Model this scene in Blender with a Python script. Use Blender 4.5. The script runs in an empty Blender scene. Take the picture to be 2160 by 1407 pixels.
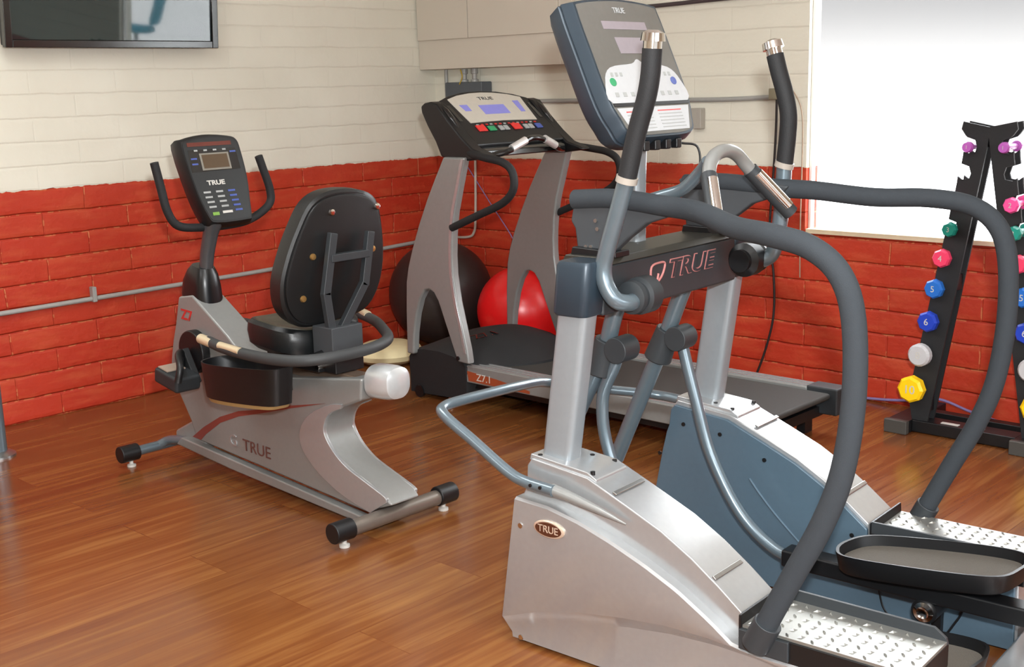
import bpy, bmesh, math, random
from mathutils import Vector, Matrix
random.seed(7)
PI = math.pi
sc = bpy.context.scene
C = sc.collection

# ------------------------------------------------------------------ camera
FPX = 2531.8
CAM = Vector((5.1259, -4.8209, 1.41298))
YAW, PITCH, ROLL = -0.759018, 0.2046634, -0.0269162
cam = bpy.data.cameras.new('camera'); camo = bpy.data.objects.new('camera', cam); C.objects.link(camo)
fwd = Vector((math.sin(YAW)*math.cos(PITCH), math.cos(YAW)*math.cos(PITCH), -math.sin(PITCH)))
rt = Vector((math.cos(YAW), -math.sin(YAW), 0)); up = rt.cross(fwd)
r2 = rt*math.cos(ROLL) + up*math.sin(ROLL); u2 = -rt*math.sin(ROLL) + up*math.cos(ROLL)
M3 = Matrix((r2, u2, -fwd)).transposed()
camo.matrix_world = Matrix.Translation(CAM) @ M3.to_4x4()
cam.sensor_width = 36; cam.sensor_fit = 'HORIZONTAL'; cam.lens = FPX/2160*36
cam.clip_start = 0.05; cam.clip_end = 100
sc.camera = camo

# ------------------------------------------------------------------ view
sc.view_settings.view_transform = 'Standard'; sc.view_settings.look = 'None'
sc.view_settings.gamma = 1; sc.view_settings.use_curve_mapping = False
sc.view_settings.exposure = 0.0

# ------------------------------------------------------------------ sky (bright overcast, brighter towards the snow-white ground)
w = bpy.data.worlds.new('sky'); sc.world = w; w.use_nodes = True
nt = w.node_tree; nt.nodes.clear()
out = nt.nodes.new('ShaderNodeOutputWorld'); bg = nt.nodes.new('ShaderNodeBackground')
tc = nt.nodes.new('ShaderNodeTexCoord'); sp = nt.nodes.new('ShaderNodeSeparateXYZ'); cr = nt.nodes.new('ShaderNodeValToRGB')
nt.links.new(tc.outputs['Generated'], sp.inputs[0]); nt.links.new(sp.outputs['Z'], cr.inputs[0])
cr.color_ramp.elements[0].position = 0.0; cr.color_ramp.elements[0].color = (0.10, 0.10, 0.10, 1)
cr.color_ramp.elements[1].position = 0.062; cr.color_ramp.elements[1].color = (0.0565, 0.057, 0.058, 1)
cr.color_ramp.interpolation = 'EASE'
e3 = cr.color_ramp.elements.new(0.2); e3.color = (0.92, 0.96, 1.0, 1)
nt.links.new(cr.outputs[0], bg.inputs[0]); bg.inputs[1].default_value = 12.0
nt.links.new(bg.outputs[0], out.inputs[0])

# ------------------------------------------------------------------ lights: camera flash, fluorescent ceiling panels
def area(name, loc, size, power, col, target=None, sizey=None, spread=PI):
    l = bpy.data.lights.new(name, 'AREA'); l.energy = power; l.size = size; l.color = col; l.spread = spread
    if sizey: l.shape = 'RECTANGLE'; l.size_y = sizey
    o = bpy.data.objects.new(name, l); C.objects.link(o); o.location = loc
    if target is not None:
        o.rotation_euler = (Vector(target)-Vector(loc)).to_track_quat('-Z', 'Y').to_euler()
    return o
fl = area('flash_lamp', CAM + r2*0.06 + u2*0.19, 0.07, 118, (0.97, 0.99, 1.0), (1.6, -1.0, 0.9))
for i, (x, y) in enumerate([(1.7, -3.3), (4.0, -3.2), (6.2, -3.2), (2.3, -5.9), (5.2, -6.2)]):
    area('ceiling_light', (x, y, 2.62), 1.2, 31, (0.96, 1.0, 1.0), (x, y, 0), 0.6)

# ------------------------------------------------------------------ materials
def lin(c):
    def f(v):
        v /= 255.0
        return v/12.92 if v <= 0.04045 else ((v+0.055)/1.055)**2.4
    return (f(c[0]), f(c[1]), f(c[2]), 1)
MATS = {}
def mat(name, rgb, rough=0.5, metal=0.0, noise=0.0, nscale=60, bump=0.0, bscale=200, coat=0.0, spec=0.5, flake=False):
    if name in MATS: return MATS[name]
    m = bpy.data.materials.new(name); m.use_nodes = True; t = m.node_tree
    b = t.nodes['Principled BSDF']; col = lin(rgb)
    b.inputs['Base Color'].default_value = col; b.inputs['Roughness'].default_value = rough
    b.inputs['Metallic'].default_value = metal; b.inputs['Coat Weight'].default_value = coat
    b.inputs['Specular IOR Level'].default_value = spec; b.inputs['Coat Roughness'].default_value = 0.12
    co = t.nodes.new('ShaderNodeTexCoord')
    n = t.nodes.new('ShaderNodeTexNoise'); n.inputs['Scale'].default_value = nscale; n.inputs['Detail'].default_value = 4
    t.links.new(co.outputs['Object'], n.inputs['Vector'])
    mx = t.nodes.new('ShaderNodeMix'); mx.data_type = 'RGBA'
    k = noise if noise else 0.06
    mx.inputs['A'].default_value = (col[0]*(1-k), col[1]*(1-k), col[2]*(1-k), 1)
    mx.inputs['B'].default_value = (min(1, col[0]*(1+k)), min(1, col[1]*(1+k)), min(1, col[2]*(1+k)), 1)
    t.links.new(n.outputs['Fac'], mx.inputs['Factor']); t.links.new(mx.outputs['Result'], b.inputs['Base Color'])
    if bump:
        n2 = t.nodes.new('ShaderNodeTexNoise'); n2.inputs['Scale'].default_value = bscale; n2.inputs['Detail'].default_value = 2
        t.links.new(co.outputs['Object'], n2.inputs['Vector'])
        bp = t.nodes.new('ShaderNodeBump'); bp.inputs['Strength'].default_value = bump; bp.inputs['Distance'].default_value = 0.002
        t.links.new(n2.outputs['Fac'], bp.inputs['Height']); t.links.new(bp.outputs['Normal'], b.inputs['Normal'])
    MATS[name] = m; return m

silver = mat('silver_paint', (172, 174, 175), 0.23, 0.58, coat=0.3)
silver2 = mat('warm_silver_paint', (134, 135, 133), 0.36, 0.3, coat=0.25)
upsilver = mat('upright_silver', (138, 144, 148), 0.34, 0.3, coat=0.3)
slate = mat('slate_paint', (78, 98, 112), 0.38, 0.2, coat=0.2)
tube_grey = mat('blue_grey_tube', (100, 114, 122), 0.3, 0.45, coat=0.4)
charcoal = mat('charcoal_plastic', (42, 46, 49), 0.5, 0.0)
capdark = mat('slate_cap', (44, 56, 66), 0.38, 0.2)
foam = mat('grey_foam', (51, 55, 59), 0.85, 0.0, bump=0.3, bscale=500, spec=0.2)
brk = mat('bracket_grey', (54, 57, 60), 0.65)
blackp = mat('black_plastic', (12, 13, 15), 0.42)
blackg = mat('black_rubber', (19, 20, 22), 0.7, bump=0.3, bscale=400)
blacks = mat('black_gloss', (16, 17, 18), 0.18, coat=0.5)
vinyl = mat('black_vinyl', (17, 19, 20), 0.38, bump=0.15, bscale=300)
chrome = mat('chrome', (215, 210, 205), 0.12, 1.0)
steel = mat('brushed_steel', (160, 160, 158), 0.3, 0.9)
tread = mat('diamond_steel', (150, 150, 145), 0.38, 0.7)
white = mat('white_plastic', (190, 187, 180), 0.5)
beige = mat('beige_laminate', (206, 198, 184), 0.5, noise=0.03, nscale=3)
grey_box = mat('grey_enamel', (80, 86, 92), 0.5)
conduit_m = mat('galvanised_conduit', (158, 158, 154), 0.45, 0.1)
whitepaint = mat('white_paint', (232, 230, 224), 0.5)
redm = mat('red_print', (178, 40, 36), 0.5)
lilac = mat('lilac_wire', (128, 112, 160), 0.5)
beltm = mat('treadmill_belt', (44, 41, 37), 0.75, bump=0.4, bscale=600)
sole = mat('pedal_sole', (84, 79, 72), 0.85, bump=0.8, bscale=250)
lcd_blue = mat('blue_lcd', (128, 128, 205), 0.3)
lcd_brown = mat('brown_lcd', (78, 62, 44), 0.25)
consoleface = mat('console_face_grey', (96, 95, 91), 0.22, coat=0.4)
panelwhite = mat('panel_white', (176, 178, 180), 0.35)
lilacwin = mat('lilac_window', (140, 132, 138), 0.25)
green = mat('green_button', (40, 140, 90), 0.4); bluebtn = mat('blue_button', (62, 80, 150), 0.4)
redbtn = mat('red_button', (205, 40, 36), 0.4); btn = mat('grey_button', (150, 152, 150), 0.4)
brown = mat('brown_badge', (72, 38, 24), 0.35); gold = mat('gold_rim', (210, 190, 170), 0.3, 0.5)
creamtrim = mat('cream_trim', (222, 204, 172), 0.55)
redball = mat('red_ball_rubber', (222, 22, 26), 0.3, spec=0.6); blackball = mat('black_ball_rubber', (44, 36, 34), 0.42)
cushm = mat('cream_cushion', (226, 214, 170), 0.6, noise=0.25, nscale=9)

def brick_mat(name, axis, shift, red_only=False):
    m = bpy.data.materials.new(name); m.use_nodes = True; t = m.node_tree; N = t.nodes; L = t.links
    b = N['Principled BSDF']
    g = N.new('ShaderNodeNewGeometry'); s = N.new('ShaderNodeSeparateXYZ'); L.new(g.outputs['Position'], s.inputs[0])
    def mth(op, a, bb=None, c=None):
        n = N.new('ShaderNodeMath'); n.operation = op
        for i, v in enumerate((a, bb, c)):
            if v is None: continue
            if isinstance(v, (int, float)): n.inputs[i].default_value = v
            else: L.new(v, n.inputs[i])
        return n.outputs[0]
    nz = N.new('ShaderNodeTexNoise'); nz.inputs['Scale'].default_value = 7; nz.inputs['Detail'].default_value = 5; L.new(g.outputs['Position'], nz.inputs['Vector'])
    wob = mth('MULTIPLY', mth('SUBTRACT', nz.outputs['Fac'], 0.5), 0.016)
    u = mth('ADD', mth('ADD', s.outputs[axis], shift), wob); z = mth('ADD', s.outputs['Z'], wob)
    cb = N.new('ShaderNodeCombineXYZ'); L.new(u, cb.inputs[0]); L.new(z, cb.inputs[1])
    br = N.new('ShaderNodeTexBrick'); br.inputs['Scale'].default_value = 1; br.inputs['Brick Width'].default_value = 0.4064
    br.inputs['Row Height'].default_value = 0.1016; br.inputs['Mortar Size'].default_value = 0.005; br.inputs['Mortar Smooth'].default_value = 0.6
    br.inputs['Color1'].default_value = (0, 0, 0, 1); br.inputs['Color2'].default_value = (1, 1, 1, 1); br.offset = 0.5
    L.new(cb.outputs[0], br.inputs['Vector'])
    rowt = mth('FRACT', mth('DIVIDE', z, 0.1016))
    # slumped course: thick lip at the bottom, receding to the top joint
    rp = N.new('ShaderNodeValToRGB'); el = rp.color_ramp.elements
    el[0].position = 0.0; el[0].color = (0.1, 0.1, 0.1, 1); el[1].position = 1.0; el[1].color = (0.12, 0.12, 0.12, 1)
    for p_, v in ((0.07, 0.85), (0.2, 1.0), (0.6, 0.85), (0.9, 0.6)):
        q = el.new(p_); q.color = (v, v, v, 1)
    L.new(rowt, rp.inputs[0])
    n2 = N.new('ShaderNodeTexNoise'); n2.inputs['Scale'].default_value = 28; n2.inputs['Detail'].default_value = 6; L.new(g.outputs['Position'], n2.inputs['Vector'])
    n3 = N.new('ShaderNodeTexNoise'); n3.inputs['Scale'].default_value = 3.2; n3.inputs['Detail'].default_value = 3; L.new(g.outputs['Position'], n3.inputs['Vector'])
    hgt = mth('ADD', mth('MULTIPLY', rp.outputs[0], 0.75), mth('MULTIPLY', n2.outputs['Fac'], 0.5))
    hgt = mth('SUBTRACT', hgt, mth('MULTIPLY', br.outputs['Fac'], 0.35))
    bp = N.new('ShaderNodeBump'); bp.inputs['Strength'].default_value = 0.6; bp.inputs['Distance'].default_value = 0.011
    L.new(hgt, bp.inputs['Height']); L.new(bp.outputs['Normal'], b.inputs['Normal'])
    # paint split at the tenth course
    edge = mth('GREATER_THAN', mth('ADD', s.outputs['Z'], mth('MULTIPLY', mth('SUBTRACT', n2.outputs['Fac'], 0.5), 0.018)), 1.016)
    L.new(mth('ADD', 0.34, mth('MULTIPLY', mth('SUBTRACT', 1.0, edge), 0.44)), bp.inputs['Strength'])
    def mixc(f, a, bb):
        n = N.new('ShaderNodeMix'); n.data_type = 'RGBA'
        if isinstance(f, float): n.inputs['Factor'].default_value = f
        else: L.new(f, n.inputs['Factor'])
        for k, v in (('A', a), ('B', bb)):
            if isinstance(v, tuple): n.inputs[k].default_value = v
            else: L.new(v, n.inputs[k])
        return n.outputs['Result']
    redc = mixc(n3.outputs['Fac'], lin((164, 42, 24)), lin((186, 56, 32)))
    redc = mixc(mth('MULTIPLY', br.outputs['Color'], 0.30), redc, lin((186, 66, 38)))
    mpv = N.new('ShaderNodeCombineXYZ'); L.new(mth('MULTIPLY', u, 5.0), mpv.inputs[0]); L.new(mth('MULTIPLY', z, 22.0), mpv.inputs[1])
    n4 = N.new('ShaderNodeTexNoise'); n4.inputs['Scale'].default_value = 1.0; n4.inputs['Detail'].default_value = 5; L.new(mpv.outputs[0], n4.inputs['Vector'])
    blot = N.new('ShaderNodeMapRange'); blot.inputs[1].default_value = 0.48; blot.inputs[2].default_value = 0.72; L.new(n4.outputs['Fac'], blot.inputs[0])
    redc = mixc(mth('MULTIPLY', blot.outputs[0], 0.45), redc, lin((196, 92, 56)))
    # worn light streaks at joints
    wear = mth('MULTIPLY', br.outputs['Fac'], mth('GREATER_THAN', n2.outputs['Fac'], 0.53))
    redc = mixc(mth('MULTIPLY', wear, 0.55), redc, lin((206, 128, 82)))
    crm = mixc(n3.outputs['Fac'], lin((216, 212, 196)), lin((230, 228, 214)))
    crm = mixc(mth('MULTIPLY', mth('SUBTRACT', 1.0, rp.outputs[0]), 0.10), crm, lin((176, 164, 142)))
    L.new(mixc(edge, redc, crm), b.inputs['Base Color'])
    b.inputs['Roughness'].default_value = 0.5; b.inputs['Specular IOR Level'].default_value = 0.35
    return m
brick_left = brick_mat('painted_block_left', 'Y', 0.160)
brick_back = brick_mat('painted_block_back', 'X', 0.248)

def floor_mat():
    m = bpy.data.materials.new('oak_laminate'); m.use_nodes = True; t = m.node_tree; N = t.nodes; L = t.links
    b = N['Principled BSDF']; g = N.new('ShaderNodeNewGeometry'); s = N.new('ShaderNodeSeparateXYZ'); L.new(g.outputs['Position'], s.inputs[0])
    def mth(op, a, bb=None):
        n = N.new('ShaderNodeMath'); n.operation = op
        for i, v in enumerate((a, bb)):
            if v is None: continue
            if isinstance(v, (int, float)): n.inputs[i].default_value = v
            else: L.new(v, n.inputs[i])
        return n.outputs[0]
    cb = N.new('ShaderNodeCombineXYZ'); L.new(s.outputs['Y'], cb.inputs[0]); L.new(mth('ADD', s.outputs['X'], 0.095), cb.inputs[1])
    br = N.new('ShaderNodeTexBrick'); br.inputs['Scale'].default_value = 1; br.inputs['Brick Width'].default_value = 1.25
    br.inputs['Row Height'].default_value = 0.205; br.inputs['Mortar Size'].default_value = 0.0016; br.offset = 0.37
    br.inputs['Color1'].default_value = (0, 0, 0, 1); br.inputs['Color2'].default_value = (1, 1, 1, 1); br.inputs['Mortar'].default_value = (0.5, 0.5, 0.5, 1)
    L.new(cb.outputs[0], br.inputs['Vector'])
    mp = N.new('ShaderNodeCombineXYZ'); L.new(mth('MULTIPLY', s.outputs['X'], 1.0), mp.inputs[0]); L.new(mth('MULTIPLY', s.outputs['Y'], 0.055), mp.inputs[1])
    L.new(mth('MULTIPLY', br.outputs['Color'], 7.0), mp.inputs[2])
    gr = N.new('ShaderNodeTexNoise'); gr.inputs['Scale'].default_value = 34; gr.inputs['Detail'].default_value = 7; gr.inputs['Distortion'].default_value = 0.7; L.new(mp.outputs[0], gr.inputs['Vector'])
    g2 = N.new('ShaderNodeTexNoise'); g2.inputs['Scale'].default_value = 8; g2.inputs['Detail'].default_value = 3; g2.inputs['Distortion'].default_value = 1.2; L.new(mp.outputs[0], g2.inputs['Vector'])
    r = N.new('ShaderNodeValToRGB'); el = r.color_ramp.elements
    el[0].position = 0.3; el[0].color = lin((98, 52, 27)); el[1].position = 0.72; el[1].color = lin((142, 97, 52))
    q = el.new(0.5); q.color = lin((117, 70, 36))
    fac = mth('ADD', mth('MULTIPLY', gr.outputs['Fac'], 0.55), mth('MULTIPLY', g2.outputs['Fac'], 0.45)); L.new(fac, r.inputs[0])
    mx = N.new('ShaderNodeMix'); mx.data_type = 'RGBA'; mx.blend_type = 'MULTIPLY'; L.new(r.outputs[0], mx.inputs['A'])
    v = N.new('ShaderNodeValToRGB'); v.color_ramp.elements[0].color = (0.95, 0.93, 0.91, 1); v.color_ramp.elements[1].color = (1.04, 1.03, 1.01, 1)
    L.new(br.outputs['Color'], v.inputs[0]); L.new(v.outputs[0], mx.inputs['B']); mx.inputs['Factor'].default_value = 1.0
    m2 = N.new('ShaderNodeMix'); m2.data_type = 'RGBA'; L.new(mx.outputs['Result'], m2.inputs['A']); m2.inputs['B'].default_value = lin((100, 52, 24))
    L.new(mth('MULTIPLY', br.outputs['Fac'], 0.6), m2.inputs['Factor']); L.new(m2.outputs['Result'], b.inputs['Base Color'])
    b.inputs['Roughness'].default_value = 0.28; b.inputs['Specular IOR Level'].default_value = 0.5
    rr = mth('ADD', 0.13, mth('MULTIPLY', gr.outputs['Fac'], 0.16)); L.new(rr, b.inputs['Roughness'])
    return m
oak = floor_mat()

glass = bpy.data.materials.new('window_glass'); glass.use_nodes = True
t = glass.node_tree; t.nodes.clear(); o_ = t.nodes.new('ShaderNodeOutputMaterial'); tr_ = t.nodes.new('ShaderNodeBsdfTransparent')
gl_ = t.nodes.new('ShaderNodeBsdfGlossy'); gl_.inputs['Roughness'].default_value = 0.02; ms_ = t.nodes.new('ShaderNodeMixShader')
ms_.inputs[0].default_value = 0.05
t.links.new(tr_.outputs[0], ms_.inputs[1]); t.links.new(gl_.outputs[0], ms_.inputs[2]); t.links.new(ms_.outputs[0], o_.inputs[0])
tvglass = mat('tv_screen', (20, 38, 40), 0.03, 0.0, spec=0.5)
tvglass.node_tree.nodes['Principled BSDF'].inputs['IOR'].default_value = 1.62

# ------------------------------------------------------------------ geometry helpers
XF = [Matrix.Identity(4)]           # transform baked into the meshes of the machine being built
def obj(name, bm, m, parent=None, bev=0.0, seg=2, smooth=True, label=None):
    bmesh.ops.recalc_face_normals(bm, faces=bm.faces)
    bm.transform(XF[0])
    me = bpy.data.meshes.new(name); bm.to_mesh(me); bm.free()
    me.materials.append(m)
    if smooth:
        me.polygons.foreach_set('use_smooth', [True]*len(me.polygons))
    o = bpy.data.objects.new(name, me); C.objects.link(o)
    if parent is not None: o.parent = parent
    if bev:
        md = o.modifiers.new('bevel', 'BEVEL'); md.width = bev; md.segments = seg; md.limit_method = 'ANGLE'; md.angle_limit = math.radians(35); md.harden_normals = True
    elif smooth:
        try: me.set_sharp_from_angle(angle=math.radians(38))
        except Exception: pass
    if label: o['label'] = label
    return o
def thing(name, label, cat, loc=(0, 0, 0), rotz=0, group=None):
    o = bpy.data.objects.new(name, None); C.objects.link(o); o.location = loc; o.rotation_euler = (0, 0, rotz)
    o.empty_display_size = 0.1
    o['label'] = label; o['category'] = cat
    if group: o['group'] = group
    return o
def tag(o, label, cat, group=None):
    o['label'] = label; o['category'] = cat
    if group: o['group'] = group
    return o
def struct(name, bm, m, parent=None, **k):
    o = obj(name, bm, m, parent, **k)
    if parent is None: o['kind'] = 'structure'
    return o
def cat(pts, n=6, closed=False):
    P = [Vector(p) for p in pts]; R = []; N = len(P)
    rng = range(N) if closed else range(N-1)
    for i in rng:
        p1, p2 = P[i], P[(i+1) % N]
        p0 = P[(i-1) % N] if (closed or i > 0) else p1*2-p2
        p3 = P[(i+2) % N] if (closed or i+2 < N) else p2*2-p1
        for k in range(n):
            t = k/n
            R.append(0.5*((2*p1)+(p2-p0)*t+(2*p0-5*p1+4*p2-p3)*t*t+(3*p1-p0-3*p2+p3)*t**3))
    if not closed: R.append(P[-1].copy())
    return R
def tube(pts, r, seg=14, n=6, bm=None, closed=False, caps=True):
    bm = bm or bmesh.new()
    P = cat(pts, n, closed) if n > 1 else [Vector(p) for p in pts]
    N = len(P)
    if isinstance(r, (list, tuple)):
        rr = []
        for i in range(N):
            f = i/(N-1)*(len(r)-1); a = min(int(f), len(r)-2); rr.append(r[a]+(r[a+1]-r[a])*(f-a))
    else: rr = [r]*N
    T = []
    for i in range(N):
        if closed: d = P[(i+1) % N]-P[i-1]
        else: d = P[min(i+1, N-1)]-P[max(i-1, 0)]
        T.append(d.normalized())
    ref = Vector((0, 0, 1)) if abs(T[0].z) < 0.9 else Vector((1, 0, 0))
    nv = (ref - T[0]*ref.dot(T[0])).normalized(); rings = []
    for i in range(N):
        nv = (nv - T[i]*nv.dot(T[i])).normalized(); bn = T[i].cross(nv)
        rings.append([bm.verts.new(P[i]+(nv*math.cos(2*PI*k/seg)+bn*math.sin(2*PI*k/seg))*rr[i]) for k in range(seg)])
    for i in range(N if closed else N-1):
        a, b = rings[i], rings[(i+1) % N]
        for k in range(seg): bm.faces.new((a[k], a[(k+1) % seg], b[(k+1) % seg], b[k]))
    if caps and not closed:
        bm.faces.new(rings[0][::-1]); bm.faces.new(rings[-1])
    return bm
def cyl(a, b, r, seg=24, bm=None, r1=None):
    return tube([a, b], [r, r if r1 is None else r1], seg, 1, bm)
def box(x0, x1, y0, y1, z0, z1, bm=None, mtx=None):
    bm = bm or bmesh.new()
    v = [Vector((x, y, z)) for x in (x0, x1) for y in (y0, y1) for z in (z0, z1)]
    if mtx: v = [mtx @ p for p in v]
    v = [bm.verts.new(p) for p in v]
    for f in ((0, 1, 3, 2), (4, 6, 7, 5), (0, 4, 5, 1), (2, 3, 7, 6), (0, 2, 6, 4), (1, 5, 7, 3)): bm.faces.new([v[i] for i in f])
    return bm
def slab(poly, y0, y1, bm=None, fn=None):
    """polygon in (x, z) extruded from y0 to y1; fn maps (x, y, z)"""
    bm = bm or bmesh.new(); fn = fn or (lambda x, y, z: (x, y, z))
    A = [bm.verts.new(fn(p[0], y0, p[1])) for p in poly]; B = [bm.verts.new(fn(p[0], y1, p[1])) for p in poly]
    n = len(poly)
    bm.faces.new(A); bm.faces.new(B[::-1])
    for i in range(n): bm.faces.new((A[i], B[i], B[(i+1) % n], A[(i+1) % n]))
    return bm
def loft(rings, bm=None, cap=True):
    bm = bm or bmesh.new(); R = [[bm.verts.new(p) for p in r] for r in rings]; n = len(R[0])
    for i in range(len(R)-1):
        for k in range(n): bm.faces.new((R[i][k], R[i][(k+1) % n], R[i+1][(k+1) % n], R[i+1][k]))
    if cap: bm.faces.new(R[0][::-1]); bm.faces.new(R[-1])
    return bm
def rrect(w_, h_, r, n=5, cx=0, cy=0):
    P = []
    for sx, sy, a0 in ((1, 1, 0), (-1, 1, 90), (-1, -1, 180), (1, -1, 270)):
        for k in range(n+1):
            a = math.radians(a0+90*k/n); P.append((cx+sx*(w_/2-r)+r*math.cos(a), cy+sy*(h_/2-r)+r*math.sin(a)))
    return P
def lathe(prof, c=(0, 0, 0), axis='z', seg=32, bm=None):
    rings = []
    for r, h in prof:
        ring = []
        for k in range(seg):
            a = 2*PI*k/seg; x, y = r*math.cos(a), r*math.sin(a)
            v = {'z': (x, y, h), 'y': (x, h, y), 'x': (h, x, y)}[axis]
            ring.append((v[0]+c[0], v[1]+c[1], v[2]+c[2]))
        rings.append(ring)
    return loft(rings, bm)
def ball(c, r, bm=None, seg=48, rings=24, sc_=(1, 1, 1)):
    bm = bm or bmesh.new()
    g = bmesh.ops.create_uvsphere(bm, u_segments=seg, v_segments=rings, radius=r)
    for v in g['verts']: v.co = Vector((v.co.x*sc_[0]+c[0], v.co.y*sc_[1]+c[1], v.co.z*sc_[2]+c[2]))
    return bm
def text(name, s, size, m, parent, origin, right, upv, ext=0.001, align='CENTER', shear=0.0, label=None, sx=1.0, off=0.0):
    cu = bpy.data.curves.new(name, 'FONT'); cu.body = s; cu.size = size; cu.extrude = ext; cu.align_x = align; cu.align_y = 'CENTER'; cu.shear = shear; cu.offset = off
    to = bpy.data.objects.new('tmp_text', cu); C.objects.link(to)
    dg = bpy.context.evaluated_depsgraph_get(); me = bpy.data.meshes.new_from_object(to.evaluated_get(dg))
    C.objects.unlink(to); bpy.data.objects.remove(to)
    R = Vector(right).normalized(); U = Vector(upv); U = (U-R*U.dot(R)).normalized(); Nn = R.cross(U)
    M = Matrix((R*sx, U, Nn)).transposed().to_4x4(); M.translation = Vector(origin)
    me.transform(XF[0] @ M); me.materials.clear(); me.materials.append(m); me.name = name
    o = bpy.data.objects.new(name, me); C.objects.link(o)
    if parent is not None: o.parent = parent
    if label: o['label'] = label
    return o

# ================================================================== ROOM
RX, RY, RH = 7.6, -7.6, 2.66
struct('floor', box(-0.2, RX+0.2, RY-0.2, 0.1, -0.1, 0), oak, smooth=False)
struct('ceiling', box(-0.2, RX+0.2, RY-0.2, 0.1, RH, RH+0.1), whitepaint, smooth=False)
struct('wall_left', box(-0.2, 0, RY-0.2, 0.1, 0, RH), brick_left, smooth=False)
WX0, WX1, WZ0, WZ1 = 2.388, 3.64, 0.722, 2.2
bm = bmesh.new()
for a in ((0, WX0, 0, RH), (WX0, WX1, 0, WZ0), (WX0, WX1, WZ1, RH), (WX1, RX+0.2, 0, RH)): box(a[0], a[1], 0, 0.10, a[2], a[3], bm)
struct('wall_back', bm, brick_back, smooth=False)
plaster = mat('cream_plaster', (214, 204, 184), 0.7)
bm = bmesh.new()
FX0, FX1, FZ1 = -5.6, -2.2, 2.25         # unseen window in the right-hand wall, kept because it adds fill light
for a in ((RY-0.2, FX0, 0, RH), (FX0, FX1, 0, 0.25), (FX0, FX1, FZ1, RH), (FX1, 0.0, 0, RH)): box(RX, RX+0.2, a[0], a[1], a[2], a[3], bm)
struct('wall_right', bm, plaster, smooth=False)
struct('wall_front', box(0, RX, RY-0.2, RY, 0, RH), plaster, smooth=False)

win = thing('window_1', 'large bright window with white frame beside the dumbbell rack', 'window', ((WX0+WX1)/2, 0.1, WZ0)); win['kind'] = 'structure'
def wframe(x0, x1, z0, z1, y0, y1, wd, bm):
    box(x0, x0+wd, y0, y1, z0, z1, bm); box(x1-wd, x1, y0, y1, z0, z1, bm)
    box(x0+wd, x1-wd, y0, y1, z0, z0+wd, bm); box(x0+wd, x1-wd, y0, y1, z1-wd, z1, bm); return bm
o = obj('window_frame', wframe(WX0+0.001, WX1-0.001, WZ0+0.001, WZ1-0.001, 0.026, 0.056, 0.012, bmesh.new()), whitepaint); o.parent = win; o.matrix_parent_inverse = Matrix.Translation(-Vector(win.location))
o = obj('glass_pane', box(WX0+0.012, WX1-0.012, 0.038, 0.042, WZ0+0.012, WZ1-0.012), glass, smooth=False); o.parent = win; o.matrix_parent_inverse = Matrix.Translation(-Vector(win.location))
struct('trim_1', box(WX0+0.01, WX1-0.002, -0.014, 0.024, WZ0+0.0005, WZ0+0.022), creamtrim, bev=0.003)
fill_win = thing('fill_window', 'unseen window with vertical mullions opposite the television, kept for fill light', 'window', (RX+0.1, -3.9, 0.25)); fill_win['kind'] = 'structure'  # out of view, kept as a source of fill light
bm = bmesh.new()
for yy in (FX0, -4.5, -3.4, FX1-0.05): box(RX+0.06, RX+0.12, yy, yy+0.05, 0.25, FZ1, bm)
box(RX+0.06, RX+0.12, FX0+0.05, FX1-0.05, 0.25, 0.30, bm); box(RX+0.06, RX+0.12, FX0+0.05, FX1-0.05, FZ1-0.05, FZ1, bm)
o = obj('window_frame', bm, grey_box); o.parent = fill_win; o.matrix_parent_inverse = Matrix.Translation(-Vector(fill_win.location))

struct('floor_outside', box(-6, 40, 0.1, 40, -0.3, -0.1), mat('pale_concrete', (225, 225, 222), 0.9, noise=0.05, nscale=2), smooth=False)

# ================================================================== WALL FITTINGS
# wall cabinet in the corner
cb_ = thing('wall_cabinet', 'long beige wall cabinet high in the corner above the treadmill', 'cabinet', (0.6, -0.06, 1.505))
XF[0] = Matrix.Translation(-cb_.location)
obj('cabinet_body', box(0.004, 1.055, -0.12, -0.002, 1.505, 2.35), beige, cb_, bev=0.003)
obj('door', box(0.012, 0.408, -0.134, -0.121, 1.664, 2.34), beige, cb_, bev=0.002)
obj('door', box(0.414, 1.048, -0.134, -0.121, 1.664, 2.34), beige, cb_, bev=0.002)
XF[0] = Matrix.Identity(4)
jb = thing('junction_box', 'small grey metal electrical box under the beige wall cabinet', 'electrical box', (0.31, 0, 1.3))
XF[0] = Matrix.Translation(-jb.location)
obj('box_body', box(0.168, 0.455, -0.085, -0.002, 1.29, 1.432), grey_box, jb, bev=0.006)
for x_ in (0.285, 0.365):
    obj('connector', lathe([(0.022, 1.432), (0.022, 1.445), (0.014, 1.447), (0.014, 1.475), (0.02, 1.477), (0.02, 1.503)], (x_, -0.045, 0)), conduit_m, jb)
obj('yellow_wire', tube([(0.30, -0.088, 1.5), (0.315, -0.092, 1.46), (0.29, -0.09, 1.42)], 0.003, 8), mat('yellow_wire', (190, 160, 40), 0.5), jb, label='thin yellow wire')
XF[0] = Matrix.Identity(4)
o = obj('conduit_pipe', tube([(0.125, -0.03, 1.503), (0.125, -0.03, 1.37), (0.13, -0.03, 1.02)], 0.011, 12), conduit_m); tag(o, 'grey vertical conduit dropping from the beige cabinet near the corner', 'pipe')
o = obj('cable_raceway', tube([(0.46, -0.012, 1.36), (0.62, -0.013, 1.325), (1.2, -0.013, 1.322), (1.9, -0.013, 1.318), (2.235, -0.013, 1.326)], 0.011, 10), conduit_m); tag(o, 'long grey horizontal conduit along the cream wall behind the elliptical', 'pipe')
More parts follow.
